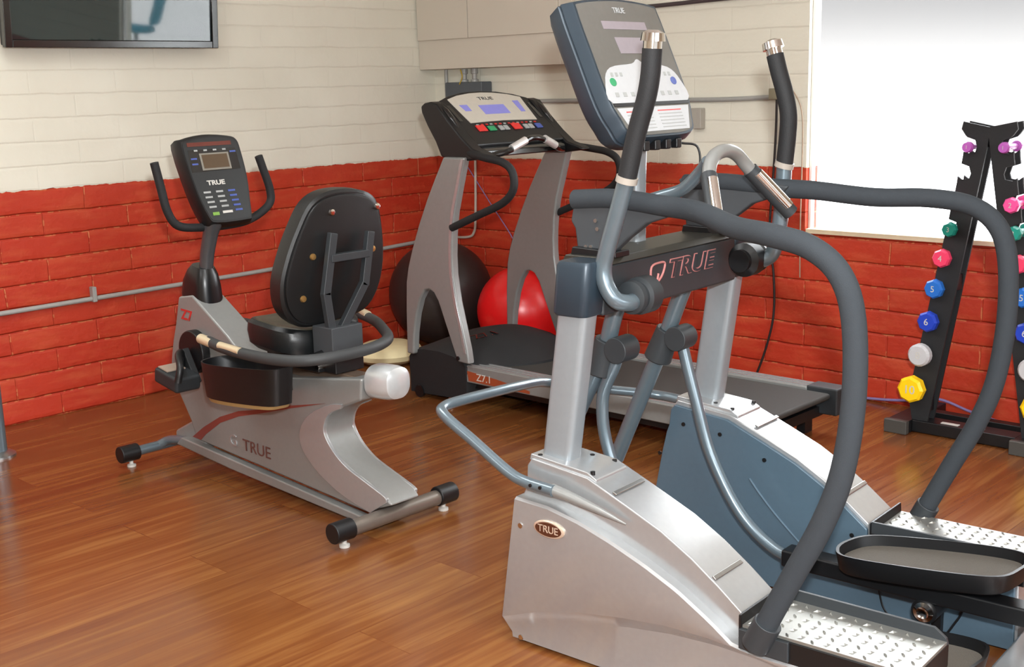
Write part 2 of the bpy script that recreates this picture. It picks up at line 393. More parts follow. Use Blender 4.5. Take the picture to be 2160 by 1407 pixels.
o = obj('outlet_box', box(1.79, 1.85, -0.04, -0.001, 1.183, 1.28), mat('grey_outlet', (165, 160, 150), 0.5), bev=0.004); tag(o, 'small grey surface box hanging below the horizontal wall conduit', 'electrical box')
o = obj('wall_plug', box(2.215, 2.27, -0.045, -0.001, 1.315, 1.365), mat('olive_plug', (140, 134, 112), 0.5), bev=0.004); tag(o, 'small olive socket at the end of the horizontal wall conduit', 'socket')
o = obj('pipe_top', tube([(0.98, -0.02, 1.755), (1.6, -0.02, 1.762), (1.9, -0.02, 1.769), (2.38, -0.02, 1.776)], 0.010, 10), mat('dark_pipe', (70, 60, 62), 0.4)); o.name = 'wall_pipe'; tag(o, 'thin dark pipe near the top of the cream wall', 'pipe')
o = obj('power_cord', tube([(2.25, -0.03, 1.33), (2.243, -0.02, 1.2), (2.236, -0.018, 1.05), (2.226, -0.018, 0.9), (2.218, -0.02, 0.695), (2.244, -0.02, 0.521), (2.248, -0.02, 0.343), (2.22, -0.02, 0.205), (2.172, -0.02, 0.065), (2.14, -0.02, 0.008)], 0.0055, 10), mat('black_cord', (34, 26, 26), 0.5)); tag(o, 'black power cord hanging down the red wall', 'cord')
o = obj('blind_cord', tube([(2.265, -0.02, 1.40), (2.33, -0.014, 1.34), (2.37, -0.014, 1.24), (2.374, -0.014, 1.0), (2.372, -0.014, 0.75), (2.376, -0.014, 0.52)], 0.003, 8), mat('tan_cord', (150, 130, 108), 0.6)); tag(o, 'thin tan pull cord hanging at the window edge', 'cord')
bm = tube([(0.018, -4.6, 0.492), (0.018, -2.64, 0.502), (0.018, -1.7, 0.509), (0.018, -1.14, 0.515), (0.018, -0.03, 0.545)], 0.011, 12)
lc = tag(obj('wall_conduit', bm, conduit_m), 'thin grey conduit running along the red left wall', 'pipe')
o = obj('conduit_clip', box(0.001, 0.034, -2.215, -2.195, 0.49, 0.56), conduit_m, lc, bev=0.003)
o = obj('grey_cable', tube([(0.316, -0.012, 1.28), (0.316, -0.012, 1.0), (0.303, -0.012, 0.68), (0.285, -0.012, 0.59), (0.227, -0.012, 0.561), (0.05, -0.012, 0.552)], 0.0075, 10), mat('pale_cable', (186, 178, 166), 0.5)); o.name = 'wall_cable'; tag(o, 'pale grey cable dropping behind the treadmill then turning left', 'cable')
o = obj('lilac_cable', tube([(0.2, -0.02, 1.02), (0.246, -0.01, 0.967), (0.42, -0.012, 0.77), (0.582, -0.01, 0.585), (0.66, -0.012, 0.45)], 0.003, 8), lilac); o.name = 'network_cable'; tag(o, 'thin lilac cable slanting down the red wall behind the treadmill', 'cable')
o = obj('floor_cable', tube([(2.5, -0.02, 0.01), (2.72, -0.02, 0.012), (2.9, -0.02, 0.03), (3.05, -0.02, 0.06), (3.2, -0.03, 0.03), (3.35, -0.03, 0.007), (3.6, -0.04, 0.007)], 0.006, 8), lilac); tag(o, 'lilac cable lying along the wall behind the dumbbell rack', 'cable')

# television
TX = 0.1; TT = math.radians(5)
tv = thing('television', 'wall mounted flat black television reflecting a bright window', 'television', (0.07, -2.01, 1.62))
XF[0] = Matrix.Rotation(TT, 4, 'Y')      # top leans out into the room
bm = wframe(-0.515, 0.515, 0, 0.60, 0, 0.03, 0.032, bmesh.new()); bm.transform(Matrix.Rotation(-PI/2, 4, 'Z') @ Matrix.Scale(-1, 4, (1, 0, 0)))
obj('bezel', bm, blacks, tv, bev=0.003)
obj('tv_back', box(-0.035, 0.001, -0.51, 0.51, 0.005, 0.595), blackp, tv, bev=0.01)
obj('screen', box(0.002, 0.018, -0.482, 0.482, 0.033, 0.567), tvglass, tv, smooth=False)
obj('wall_mount', box(-0.065, -0.034, -0.15, 0.15, 0.15, 0.45), blackp, tv)
XF[0] = Matrix.Identity(4)

# pole foot at the left edge of the picture
pl = thing('machine_post', 'grey round post with foot flange at the left picture edge', 'post', (0.412, -2.88, 0))
obj('post', cyl((0, 0, 0.012), (0, 0, 0.62), 0.037), tube_grey, pl)
obj('foot_flange', lathe([(0.068, 0), (0.068, 0.008), (0.05, 0.018), (0.036, 0.024)]), steel, pl)

# ================================================================== BALLS
def balance_ball(c, r, m, label):
    bmx = ball((0, 0, 0), r)
    o = obj('exercise_ball', bmx, m); o.location = c; tag(o, label, 'exercise ball', None); return o
balance_ball((0.305, -0.305, 0.288), 0.288, blackball, 'large black exercise ball in the corner behind the treadmill')
balance_ball((0.865, -0.25, 0.24), 0.236, redball, 'shiny red exercise ball behind the treadmill beside the black ball')
cu_ = obj('floor_cushion', lathe([(0.02, 0), (0.13, 0.004), (0.175, 0.03), (0.185, 0.055), (0.17, 0.08), (0.12, 0.1), (0.02, 0.104)], (0, 0, 0)), cushm); cu_.location = (0.41, -0.80, 0.002)
tag(cu_, 'round cream and yellow cushion on the floor behind the bike seat', 'cushion')

# ================================================================== ELLIPTICAL TRAINER
el_ = thing('elliptical_trainer', 'silver and slate elliptical trainer with long grey foam handrails', 'elliptical trainer', (3.1, -2.32, 0), 0.06)
top_prof = [(0.07, 0.505), (0.24, 0.487), (0.30, 0.462), (0.36, 0.437), (0.45, 0.398), (0.53, 0.352), (0.60, 0.303), (0.66, 0.256)]
front_prof = [(0.0, 0.012), (-0.012, 0.06), (-0.010, 0.13), (0.005, 0.24), (0.025, 0.34), (0.042, 0.41)]
for s in (-1, 1):
    Y = lambda a, b: tuple(sorted((s*a, s*b)))
    core = front_prof+[(0.052, 0.43), (0.056, 0.485)]+top_prof+[(0.662, 0.19), (1.045, 0.19), (1.05, 0.012)]
    sh = obj('drive_cover', slab(core, *Y(0.262, 0.412)), silver, el_, bev=0.004, label='silver curved side cover')
    # outer side panel with the scooped swoosh
    A = [(-0.022, 0.072), (0.095, 0.116), (0.232, 0.154), (0.36, 0.175), (0.481, 0.189), (0.596, 0.191), (0.70, 0.183), (0.85, 0.165), (1.05, 0.13)]
    B = [(-0.024, 0.02), (0.093, 0.066), (0.197, 0.103), (0.36, 0.139), (0.481, 0.156), (0.596, 0.163), (0.705, 0.160), (0.85, 0.146), (1.05, 0.115)]
    Rg = [(0.042, 0.408), (0.143, 0.403), (0.236, 0.385), (0.331, 0.356), (0.423, 0.322), (0.511, 0.283), (0.596, 0.233), (0.655, 0.192), (0.70, 0.188), (1.05, 0.188)]
    def li(T_, x):
        for (x0, y0), (x1, y1) in zip(T_, T_[1:]):
            if x0 <= x <= x1: return y0+(y1-y0)*(x-x0)/(x1-x0)
        return T_[0][1] if x < T_[0][0] else T_[-1][1]
    bm = bmesh.new(); prev = None; NS = 48
    for i in range(NS+1):
        f = i/NS
        def fx(z):   # x of the front edge at height z
            for (x0, z0), (x1, z1) in zip(front_prof, front_prof[1:]):
                if z0 <= z <= z1: return x0+(x1-x0)*(z-z0)/(z1-z0)
            return front_prof[0][0] if z < 0.1 else front_prof[-1][0]
        x = -0.012+f*1.06
        zr, za, zb = li(Rg, max(x, 0.042)), li(A, x), li(B, x)
        za = min(za, zr-0.004); zb = min(zb, za-0.006)
        col = []
        for z_, d_ in ((0.012, 0.420), (zb, 0.418), (za-0.003, 0.444), (za, 0.446), (zr-0.006, 0.446), (zr, 0.440), (zr, 0.411)):
            xx = max(x, fx(z_)) if f < 0.08 else x
            col.append(bm.verts.new((xx, s*d_, z_)))
        if prev:
            for k in range(len(col)-1): bm.faces.new((prev[k], col[k], col[k+1], prev[k+1]))
        prev = col
    obj('side_panel', bm, silver, sh, label='silver outer panel with curved scoop')
    inner = [(p[0], p[1]) for p in front_prof]+[(0.05, 0.43), (0.056, 0.478)]+[(a, b-0.012) for a, b in top_prof]+[(0.662, 0.188), (1.04, 0.188), (1.045, 0.014)]
    ip = obj('inner_panel', slab(inner, *Y(0.249, 0.2615)), slate, sh, bev=0.003, label='blue-grey inner panel')
    for px_, pz_ in ((0.10, 0.44), (0.22, 0.43), (0.36, 0.38), (0.02, 0.34), (0.03, 0.22), (0.16, 0.12), (0.62, 0.22), (0.99, 0.15)):
        obj('bolt', cyl((px_, s*0.2485, pz_), (px_, s*0.2455, pz_), 0.006, 10), blackp, ip)
    # raised disc moulding and curved slots round the crank
    obj('moulded_ridge', tube([(0.315, s*0.2485, 0.318), (0.345, s*0.2485, 0.282), (0.40, s*0.2485, 0.226), (0.47, s*0.2485, 0.165)], 0.003, 8, 4), slate, ip)
    for pts in ([(0.700, 0.085), (0.711, 0.045), (0.730, 0.018)], [(0.913, 0.13), (0.917, 0.084), (0.896, 0.04), (0.884, 0.018)]):
        obj('slot', tube([(a, s*0.2478, b) for a, b in pts], 0.003, 6, 4), blackp, ip)
    # top plate round the upright
    pl_ = slab([(0.058, 0.498), (0.062, 0.514), (0.235, 0.498), (0.262, 0.483), (0.262, 0.470), (0.075, 0.49)], *Y(0.275, 0.405))
    tp = obj('upright_base_plate', pl_, silver, sh, bev=0.003)
    for bx_, bd in ((0.085, 0.395), (0.175, 0.30), (0.235, 0.29), (0.245, 0.395)):
        obj('bolt', cyl((bx_, s*bd, 0.50-(bx_-0.06)*0.09+0.008), (bx_, s*bd, 0.516-(bx_-0.06)*0.09), 0.006, 10), blackp, tp)
    # joint strips over the hood
    for xs, zs, sl in ((0.315, 0.460, -0.42), (0.585, 0.316, -0.78)):
        mt = Matrix.Translation((xs, s*0.345, zs)) @ Matrix.Rotation(-math.atan(sl), 4, 'Y')
        obj('joint_strip', box(-0.006, 0.006, -0.062, 0.062, -0.002, 0.0035, mtx=mt), steel, sh, bev=0.002)
    # upright
    rings = []
    for zz, xo in ((0.49, 0.0), (0.70, 0.032), (0.90, 0.062)):
        rings.append([(0.117+xo+a, s*0.352+b, zz) for a, b in rrect(0.088, 0.060, 0.016, 4)])
    obj('upright', loft(rings), upsilver, el_, label='silver upright post')
    rings = []
    for zz, xo, gx, gy in ((0.868, -0.006, 0.094, 0.078), (0.875, -0.006, 0.100, 0.088), (0.99, 0.006, 0.100, 0.088), (1.0, 0.008, 0.092, 0.08)):
        rings.append([(0.178+xo+a, s*0.346+b, zz) for a, b in rrect(gx, gy, 0.018, 4)])
    obj('upright_cap', loft(rings), capdark, el_, label='dark slate cap')
    # step with diamond plate
    st = obj('step_frame', slab([(0.668, 0.185), (0.668, 0.266), (0.674, 0.266), (0.676, 0.236), (1.06, 0.236), (1.06, 0.185)], *Y(0.25, 0.442)), blackp, el_, bev=0.002, label='black step frame')
    bm = slab([(0.676, 0.236), (0.676, 0.243), (1.058, 0.243), (1.058, 0.236)], *Y(0.258, 0.438))
    for i in range(13):
        for j in range(6):
            cx_ = 0.69+i*0.029; cy_ = s*(0.275+j*0.029+(0.007 if i % 2 else 0)); ang = PI/4 if (i+j) % 2 else -PI/4
            vs = [bm.verts.new((cx_+math.cos(ang)*a-math.sin(ang)*b, cy_+math.sin(ang)*a+math.cos(ang)*b, 0.243+h)) for a, b, h in ((0.010, 0, 0), (0, 0.0035, 0), (-0.010, 0, 0), (0, -0.0035, 0), (0, 0, 0.0045))]
            for k in range(4): bm.faces.new((vs[k], vs[(k+1) % 4], vs[4]))
    obj('step_plate', bm, tread, st, smooth=False, label='bright diamond tread plate')
    obj('step_lip', slab([(0.672, 0.236), (0.672, 0.268), (1.03, 0.268), (1.056, 0.25), (1.06, 0.236)], *Y(0.2495, 0.2575)), charcoal, st, bev=0.001)
    # foam rail, bracket, lower collar
    rp = [(0.10, 0.255, 1.132), (0.22, 0.255, 1.138), (0.36, 0.260, 1.128), (0.47, 0.29, 1.122), (0.60, 0.362, 1.103), (0.72, 0.425, 1.100), (0.82, 0.447, 1.083), (0.885, 0.452, 1.035), (0.915, 0.452, 0.95), (0.921, 0.452, 0.80), (0.902, 0.452, 0.64), (0.862, 0.452, 0.52), (0.80, 0.452, 0.392), (0.735, 0.452, 0.255)]
    obj('foam_handrail', tube([(a, s*b, c) for a, b, c in rp], 0.0245, 18, 6), foam, el_, label='grey foam covered handrail')
    bk = [(0.085, 1.145), (0.10, 1.115), (0.092, 1.08), (0.105, 1.062), (0.113, 1.0), (0.215, 1.0), (0.225, 1.015), (0.26, 1.045), (0.315, 1.085), (0.40, 1.112), (0.42, 1.135), (0.30, 1.150), (0.15, 1.152)]
    hb = obj('rail_bracket', slab(bk, *Y(0.238, 0.266)), brk, el_, bev=0.006)
    for bx_, bz in ((0.17, 1.085), (0.175, 1.065), (0.14, 1.02), (0.155, 1.02)):
        obj('bolt', cyl((bx_, s*0.266, bz), (bx_, s*0.270, bz), 0.005, 10), steel, hb)
    obj('bracket_foot', slab([(0.105, 1.0), (0.11, 1.02), (0.24, 1.015), (0.24, 1.0)], *Y(0.225, 0.285)), blackp, hb, bev=0.003)
    bm = box(0.672, 0.79, s*0.445-0.012 if s > 0 else s*0.445-0.004, s*0.445+0.004 if s > 0 else s*0.445+0.012, 0.19, 0.236)
    cyl((0.715, s*0.452, 0.21), (0.745, s*0.452, 0.272), 0.031, 20, bm)
    obj('rail_foot', bm, charcoal, el_, bev=0.002)
    # hub of the moving arm
    hc = (0.275, 0.906) if s < 0 else (0.30, 0.935)
    prof = [(0.026, -0.005), (0.040, 0.0), (0.042, 0.012), (0.036, 0.016), (0.036, 0.030), (0.046, 0.034), (0.046, 0.075), (0.03, 0.085), (0.0305, 0.10)]
    if s < 0:
        bm = lathe([(r_, -0.275+h_) for r_, h_ in prof], (hc[0], 0, hc[1]), 'y', 28)
        hubo = obj('arm_hub', bm, charcoal, el_)
    else:
        bm = lathe([(r_, 0.30-h_) for r_, h_ in prof[::-1]], (hc[0], 0, hc[1]), 'y', 28)
        hubo = obj('arm_hub', bm, blackp, el_)
        obj('hub_ring', tube([(hc[0]+0.038*math.cos(a), 0.272, hc[1]+0.038*math.sin(a)) for a in [2*PI*k/20 for k in range(20)]], 0.005, 8, 1, closed=True), chrome, hubo)

# shroud details only on the near side
fb = [(0.165, -0.447, 0.449), (0.078, -0.447, 0.455), (0.02, -0.447, 0.472), (-0.10, -0.440, 0.53), (-0.20, -0.432, 0.576), (-0.232, -0.40, 0.588), (-0.235, -0.30, 0.588), (-0.245, -0.1, 0.575), (-0.27, 0.03, 0.558), (-0.275, 0.10, 0.542), (-0.22, 0.20, 0.515), (-0.10, 0.37, 0.475), (-0.02, 0.40, 0.465), (0.08, 0.40, 0.455)]
tb = obj('front_bar', tube(fb, 0.0145, 16, 6), tube_grey, el_, label='grey bent tube round the front')
obj('bar_fairing', tube([(0.155, -0.440, 0.449), (0.22, -0.436, 0.437), (0.30, -0.430, 0.418), (0.36, -0.424, 0.40)], [0.0155, 0.013, 0.008, 0.002], 14, 4), silver2, el_, label='pale tapered fairing')
for bx_ in (0.105, 0.135): obj('bolt', cyl((bx_, -0.46, 0.455), (bx_, -0.464, 0.455), 0.0045, 10), blackp, tb)
bm = lathe([(0.047, 0), (0.047, 0.004), (0.043, 0.006)], (0, 0, 0), 'y', 32)
bm.transform(Matrix.Translation((0.150, -0.446, 0.348)) @ Matrix.Diagonal((1, -1, 0.47, 1)))
bd_ = obj('badge', bm, gold, el_, label='oval brown badge with pale rim')
bm = lathe([(0.040, 0), (0.040, 0.002)], (0, 0, 0), 'y', 32); bm.transform(Matrix.Translation((0.150, -0.4515, 0.348)) @ Matrix.Diagonal((1, -1, 0.44, 1)))
obj('badge_face', bm, brown, bd_)
text('badge_lettering', 'TRUE', 0.026, gold, bd_, (0.150, -0.4540, 0.348), (1, 0, 0), (0, 0, 1), 0.0006)
for bx_, bz in ((0.058, 0.337), (0.05, 0.035)):
    obj('panel_screw', cyl((bx_, -0.446, bz), (bx_, -0.449, bz), 0.007, 12), chrome, el_)

# crossbeam
cb = obj('crossbeam', slab([(0.105, 0.872), (0.105, 0.985), (0.226, 0.985), (0.226, 0.862)], -0.318, 0.318), charcoal, el_, bev=0.008, label='charcoal crossbeam with raised lettering')
obj('beam_top', slab([(0.09, 0.985), (0.10, 1.002), (0.225, 1.002), (0.236, 0.985)], -0.30, 0.30), mat('olive_black', (44, 42, 36), 0.4), cb, bev=0.003)
text('beam_lettering', 'TRUE', 0.066, mat('dark_letter', (58, 60, 64), 0.3, 0.3), cb, (0.2285, 0.075, 0.937), (0, 1, 0), (0, 0, 1), 0.002, shear=0.25, sx=1.42)
text('beam_letter_outline', 'TRUE', 0.066, mat('pink_outline', (176, 112, 108), 0.4), cb, (0.2268, 0.075, 0.937), (0, 1, 0), (0, 0, 1), 0.001, shear=0.25, sx=1.42, off=0.0022)
obj('beam_emblem', tube([(0.228, -0.115, 0.915), (0.228, -0.112, 0.955), (0.228, -0.075, 0.962), (0.228, -0.05, 0.957), (0.228, -0.062, 0.93), (0.228, -0.085, 0.915), (0.228, -0.08, 0.935)], 0.003, 8, 4), mat('pink_outline', (176, 112, 108), 0.4), cb)
# mast and console
ms = obj('console_mast', loft([[(0.100+xo+a, b, zz) for a, b in rrect(0.055, 0.05, 0.014, 4)] for zz, xo in ((0.99, 0.0), (1.12, 0.0), (1.27, 0.005))]), upsilver, el_)
CA = Vector((0.05, 0, 1.60)); CU = Vector((0.15, 0, -0.34)).normalized(); CN = Vector((0.34, 0, 0.15)).normalized()
def con(d, s_, off=0.0): v = CA+CU*s_+CN*off; return (v.x, d, v.z)
fo = cat([(-0.165, -0.012, 0), (0, -0.024, 0), (0.165, -0.012, 0), (0.186, 0.01, 0), (0.188, 0.13, 0), (0.186, 0.25, 0), (0.168, 0.31, 0), (0.138, 0.352, 0), (0, 0.358, 0), (-0.138, 0.352, 0), (-0.168, 0.31, 0), (-0.186, 0.25, 0), (-0.188, 0.13, 0), (-0.186, 0.01, 0)], 4, True)
rings = []
for off, k in ((0.0, 0.985), (-0.006, 1.0), (-0.03, 1.035), (-0.033, 1.02), (-0.037, 1.02), (-0.040, 1.035), (-0.075, 1.0), (-0.095, 0.9)):
    rings.append([con(p.x*k, 0.17+(p.y-0.17)*k, off) for p in fo])
co = obj('console', loft(rings), capdark, el_, label='tall slate console with grey face')
def cpatch(name, poly, off0, off1, m, lab=None):
    bm = bmesh.new(); A_ = [bm.verts.new(con(d, s_, off0)) for d, s_ in poly]; B_ = [bm.verts.new(con(d, s_, off1)) for d, s_ in poly]; n = len(poly)
    bm.faces.new(A_); bm.faces.new(B_[::-1])
    for i in range(n): bm.faces.new((A_[i], B_[i], B_[(i+1) % n], A_[(i+1) % n]))
    return obj(name, bm, m, co, smooth=False, label=lab)
face = [(p.x*0.95, 0.17+(p.y-0.17)*0.955) for p in fo]
cpatch('face_panel', face, -0.001, 0.0012, consoleface)
cpatch('display_window', [(-0.095, 0.042), (0.10, 0.042), (0.10, 0.064), (-0.095, 0.064)], 0.0012, 0.0022, lilacwin)
cpatch('display_window', [(-0.062, 0.086), (0.07, 0.086), (0.062, 0.130), (-0.058, 0.130)], 0.0012, 0.0022, lilacwin)
kp = cat([(-0.172, 0.262, 0), (-0.170, 0.205, 0), (-0.13, 0.168, 0), (-0.03, 0.158, 0), (0.0, 0.146, 0), (0.03, 0.158, 0), (0.13, 0.168, 0), (0.170, 0.205, 0), (0.172, 0.262, 0), (0.0, 0.262, 0)], 4, True)
cpatch('keypad', [(p.x, p.y) for p in kp], 0.0012, 0.0024, panelwhite, 'white keypad area')
cpatch('instruction_label', [(-0.162, 0.276), (0.164, 0.276), (0.13, 0.341), (-0.13, 0.341)], 0.0012, 0.0022, panelwhite, 'white instruction label')
cpatch('label_strip', [(-0.172, 0.263), (0.172, 0.263), (0.170, 0.272), (-0.170, 0.272)], 0.0012, 0.003, blackp)
for i in range(9):
    cpatch('key', [(-0.15+i*0.034, 0.235), (-0.135+i*0.034, 0.235), (-0.135+i*0.034, 0.246), (-0.15+i*0.034, 0.246)], 0.0024, 0.0036, btn)
for dd, mm in ((-0.14, green), (0.135, bluebtn)):
    cpatch('round_key', [(dd+0.013*math.cos(a), 0.207+0.011*math.sin(a)) for a in [2*PI*k/14 for k in range(14)]], 0.0024, 0.0036, mm)
for dd in (-0.14, -0.12, -0.10, 0.10, 0.12):
    cpatch('key', [(dd, 0.182), (dd+0.01, 0.182), (dd+0.01, 0.192), (dd, 0.192)], 0.0024, 0.0036, btn)
for k in range(6):
    for d0, d1 in ((-0.13, -0.02), (0.01, 0.12)):
        cpatch('label_text_line', [(d0, 0.286+k*0.009), (d1, 0.286+k*0.009), (d1, 0.2885+k*0.009), (d0, 0.2885+k*0.009)], 0.0022, 0.0026, redbtn if k == 0 else btn)
text('console_lettering', 'TRUE', 0.022, panelwhite, co, con(0.0, 0.012, 0.0022), (0, 1, 0), tuple(-CU), 0.0005)
for dd in (-0.07, -0.02, 0.03, 0.08): obj('console_connector', box(0.155, 0.19, dd-0.012, dd+0.012, 1.240, 1.266), blackp, co, bev=0.004)
obj('console_cable', tube([(0.17, 0.12, 1.25), (0.2, 0.15, 1.24), (0.22, 0.13, 1.19), (0.22, 0.08, 1.15), (0.16, 0.04, 1.11)], 0.003, 8), blackp, co)
# fixed grips
hs = obj('fixed_handlebar', tube([(0.11, 0, 1.10), (0.19, 0, 1.122), (0.25, 0, 1.142), (0.305, -0.01, 1.185), (0.34, -0.03, 1.215)], 0.0165, 14), tube_grey, el_)
obj('grip_loop', tube([(0.452, -0.180, 1.08), (0.41, -0.135, 1.14), (0.38, -0.093, 1.195), (0.37, -0.055, 1.228), (0.37, 0.0, 1.240), (0.37, 0.055, 1.228), (0.38, 0.093, 1.195), (0.41, 0.135, 1.14), (0.452, 0.180, 1.08)], 0.017, 16), silver2, hs)
for s in (-1, 1):
    a = Vector((0.384, s*0.10, 1.187)); b = Vector((0.456, s*0.185, 1.073))
    g_ = obj('hand_grip', cyl(tuple(a), tuple(b), 0.0205, 18), charcoal, hs)
    o1 = Vector((0.012, -0.008, 0.007)); d_ = (b-a)
    obj('pulse_sensor', cyl(tuple(a+d_*0.12+o1), tuple(a+d_*0.88+o1), 0.0135, 14), chrome, g_)
# swinging arms
nh = [(0.272, -0.245, 0.902), (0.285, -0.29, 0.898), (0.268, -0.325, 0.908), (0.246, -0.335, 0.945), (0.240, -0.335, 0.985), (0.252, -0.335, 1.03), (0.276, -0.335, 1.10), (0.308, -0.335, 1.194)]
fh = [(0.30, 0.25, 0.935), (0.325, 0.265, 0.93), (0.352, 0.28, 0.945), (0.366, 0.283, 0.985), (0.378, 0.283, 1.06), (0.385, 0.283, 1.188)]
ng = [(0.308, -0.335, 1.194), (0.324, -0.335, 1.256), (0.342, -0.335, 1.317), (0.362, -0.335, 1.375), (0.373, -0.335, 1.425), (0.378, -0.335, 1.482)]
fg = [(0.385, 0.283, 1.188), (0.392, 0.283, 1.255), (0.394, 0.283, 1.315), (0.383, 0.283, 1.368), (0.364, 0.283, 1.428), (0.352, 0.283, 1.470)]
low = {-1: [(0.18, -0.15, 0.90), (0.142, -0.15, 0.837), (0.108, -0.15, 0.727), (0.04, -0.15, 0.597), (-0.06, -0.15, 0.40)], 1: [(0.20, 0.13, 0.90), (0.176, 0.13, 0.872), (0.109, 0.13, 0.707), (0.03, 0.13, 0.53), (-0.054, 0.13, 0.342)]}
for s, hpts, gpts in ((-1, nh, ng), (1, fh, fg)):
    arm = obj('swing_arm', tube(hpts, 0.0205, 18, 6), tube_grey, el_, label='grey swinging arm tube')
    obj('arm_grip', tube(gpts, 0.0225, 18, 6), blackg, arm, label='black rubber grip')
    g0 = Vector(gpts[0]); g1 = Vector(gpts[-1]); dr = (g1-Vector(gpts[-2])).normalized()
    obj('grip_ring', cyl(tuple(g0-Vector((0.002, 0, 0.008))), tuple(g0+Vector((0.002, 0, 0.006))), 0.0255, 20), mat('beige_ring', (158, 150, 140), 0.4), arm)
    kb = cyl(tuple(g1), tuple(g1+dr*0.016), 0.021, 20); cyl(tuple(g1+dr*0.016), tuple(g1+dr*0.034), 0.028, 20, kb, 0.026); cyl(tuple(g1+dr*0.034), tuple(g1+dr*0.04), 0.024, 20, kb, 0.012)
    obj('grip_knob', kb, chrome, arm, label='chrome end knob')
    L_ = low[s]
    la = obj('lower_arm', tube(L_, 0.0225, 16, 3), tube_grey, el_)
    j = Vector(L_[2]); k_ = (Vector(L_[1])-j).normalized()
    sl = cyl(tuple(j-k_*0.055), tuple(j+k_*0.04), 0.039, 22, None, 0.033); o2 = Vector((0.055, 0.0, 0.018))
    cyl(tuple(j+o2+Vector((0, -0.034, 0))), tuple(j+o2+Vector((0, 0.034, 0))), 0.034, 20, sl)
    obj('link_joint', sl, charcoal, la, bev=0.003)
    sft = cyl((0.19, s*0.10, 0.905), (0.19, s*0.19, 0.905), 0.032, 20)
    obj('pivot_collar', sft, charcoal, la)
lk_far = [(0.157, 0.145, 0.722), (0.165, 0.145, 0.68), (0.206, 0.145, 0.541), (0.252, 0.145, 0.402), (0.342, 0.145, 0.256), (0.444, 0.145, 0.177), (0.53, 0.145, 0.158)]
lk_near = [(0.155, -0.15, 0.742), (0.14, -0.15, 0.70), (0.10, -0.15, 0.60), (0.12, -0.15, 0.46), (0.22, -0.15, 0.27), (0.36, -0.15, 0.10), (0.53, -0.15, 0.045)]
for s, lk, zp in ((1, lk_far, 0.0), (-1, lk_near, -0.128)):
    ln = obj('connecting_link', tube(lk, 0.0165, 14, 6), tube_grey, el_, label='curved grey connecting link')
    pa = obj('pedal_arm', box(0.49, 1.13, s*0.13-0.03, s*0.13+0.03, 0.150+zp, 0.196+zp), blackp, el_, bev=0.006)
    pd = s*0.130
    def pz(x): return 0.205+zp+0.10*(x-0.75)
    ol = cat([(0.655, -0.055, 0), (0.70, -0.100, 0), (0.84, -0.112, 0), (1.0, -0.108, 0), (1.075, -0.085, 0), (1.095, -0.02, 0), (1.095, 0.03, 0), (1.07, 0.085, 0), (0.98, 0.105, 0), (0.82, 0.10, 0), (0.69, 0.075, 0), (0.65, 0.01, 0)], 5, True)
    def ring(k, dz): return [(0.875+(p.x-0.875)*k, pd+p.y*k, pz(p.x)+dz) for p in ol]
    pt = obj('pedal', loft([ring(0.93, 0.002), ring(0.965, 0.008), ring(1.0, 0.046), ring(1.0, 0.052), ring(0.965, 0.052), ring(0.94, 0.022)]), blackp, el_, label='black foot pedal tray')
    obj('pedal_sole', loft([ring(0.935, 0.018), ring(0.935, 0.026)]), sole, pt, smooth=False, label='textured sole insert')
    rc = (0.875, 0.128+zp*0.7) 
    ro = obj('crank_roller', cyl((rc[0], s*0.10, rc[1]), (rc[0], s*0.18, rc[1]), 0.032, 26), blackp, pa)
    obj('roller_cap', lathe([(0.025, 0), (0.025, -0.006), (0.015, -0.010), (0.006, -0.004)], (rc[0], s*0.10 if s > 0 else s*0.18, rc[1]), 'y', 24), chrome, ro)
    obj('crank_arm', box(rc[0]-0.012, rc[0]+0.012, s*0.185, s*0.205, min(0.03, rc[1]-0.02), rc[1]+0.02), blackp, pa)
bx = obj('rear_cover', box(1.062, 1.16, -0.44, 0.44, 0.012, 0.075), silver, el_, bev=0.01)
for s in (-1, 1):
    obj('levelling_foot', cyl((0.05, s*0.35, 0), (0.05, s*0.35, 0.014), 0.022), blackp, el_)
    obj('levelling_foot', cyl((1.1, s*0.35, 0), (1.1, s*0.35, 0.014), 0.022), blackp, el_)

# ================================================================== TREADMILL
tm = thing('treadmill', 'silver and black treadmill with arched uprights along the back wall', 'treadmill', (1.1857, -0.8663, 0))
XF[0] = Matrix.Translation((0, 0, 0.0636)) @ Matrix.Scale(0.955, 4)
rings = []
for i in range(13):
    y = -0.345+0.69*i/12; k = 1-(y/0.345)**2
    P_ = [(-0.165, -0.045), (-0.168, 0.13), (-0.14, 0.165+0.02*k), (-0.06, 0.178+0.045*k), (0.04, 0.180+0.065*k), (0.14, 0.168+0.075*k), (0.20+0.10*k, 0.150+0.055*k), (0.222+0.24*k, 0.128+0.012*k), (0.222+0.24*k, 0.10), (0.222, -0.03)]
    rings.append([(a, y, b) for a, b in P_])
hd = obj('motor_hood', loft(rings), blackg, tm, label='black curved motor hood')
text('hood_lettering', 'Z7.1', 0.075, blacks, hd, (0.155, -0.14, 0.2400), (0, 1, 0), (-0.95, 0, 0.12), 0.0015, sx=1.25)
bs = obj('deck_base', box(0.2, 1.72, -0.30, 0.30, 0.02, 0.062), blackp, tm)
obj('front_wheel', cyl((-0.10, -0.352, -0.035), (-0.10, -0.335, -0.035), 0.03), blackp, tm)
obj('adjusting_foot', lathe([(0.014, -0.066), (0.02, -0.058), (0.012, -0.05), (0.012, -0.02)], (0.10, -0.33, 0)), chrome, tm)
for s in (-1, 1):
    obj('rear_foot', box(1.62, 1.66, s*0.27-0.03, s*0.27+0.03, -0.066, 0.03), blackp, tm)
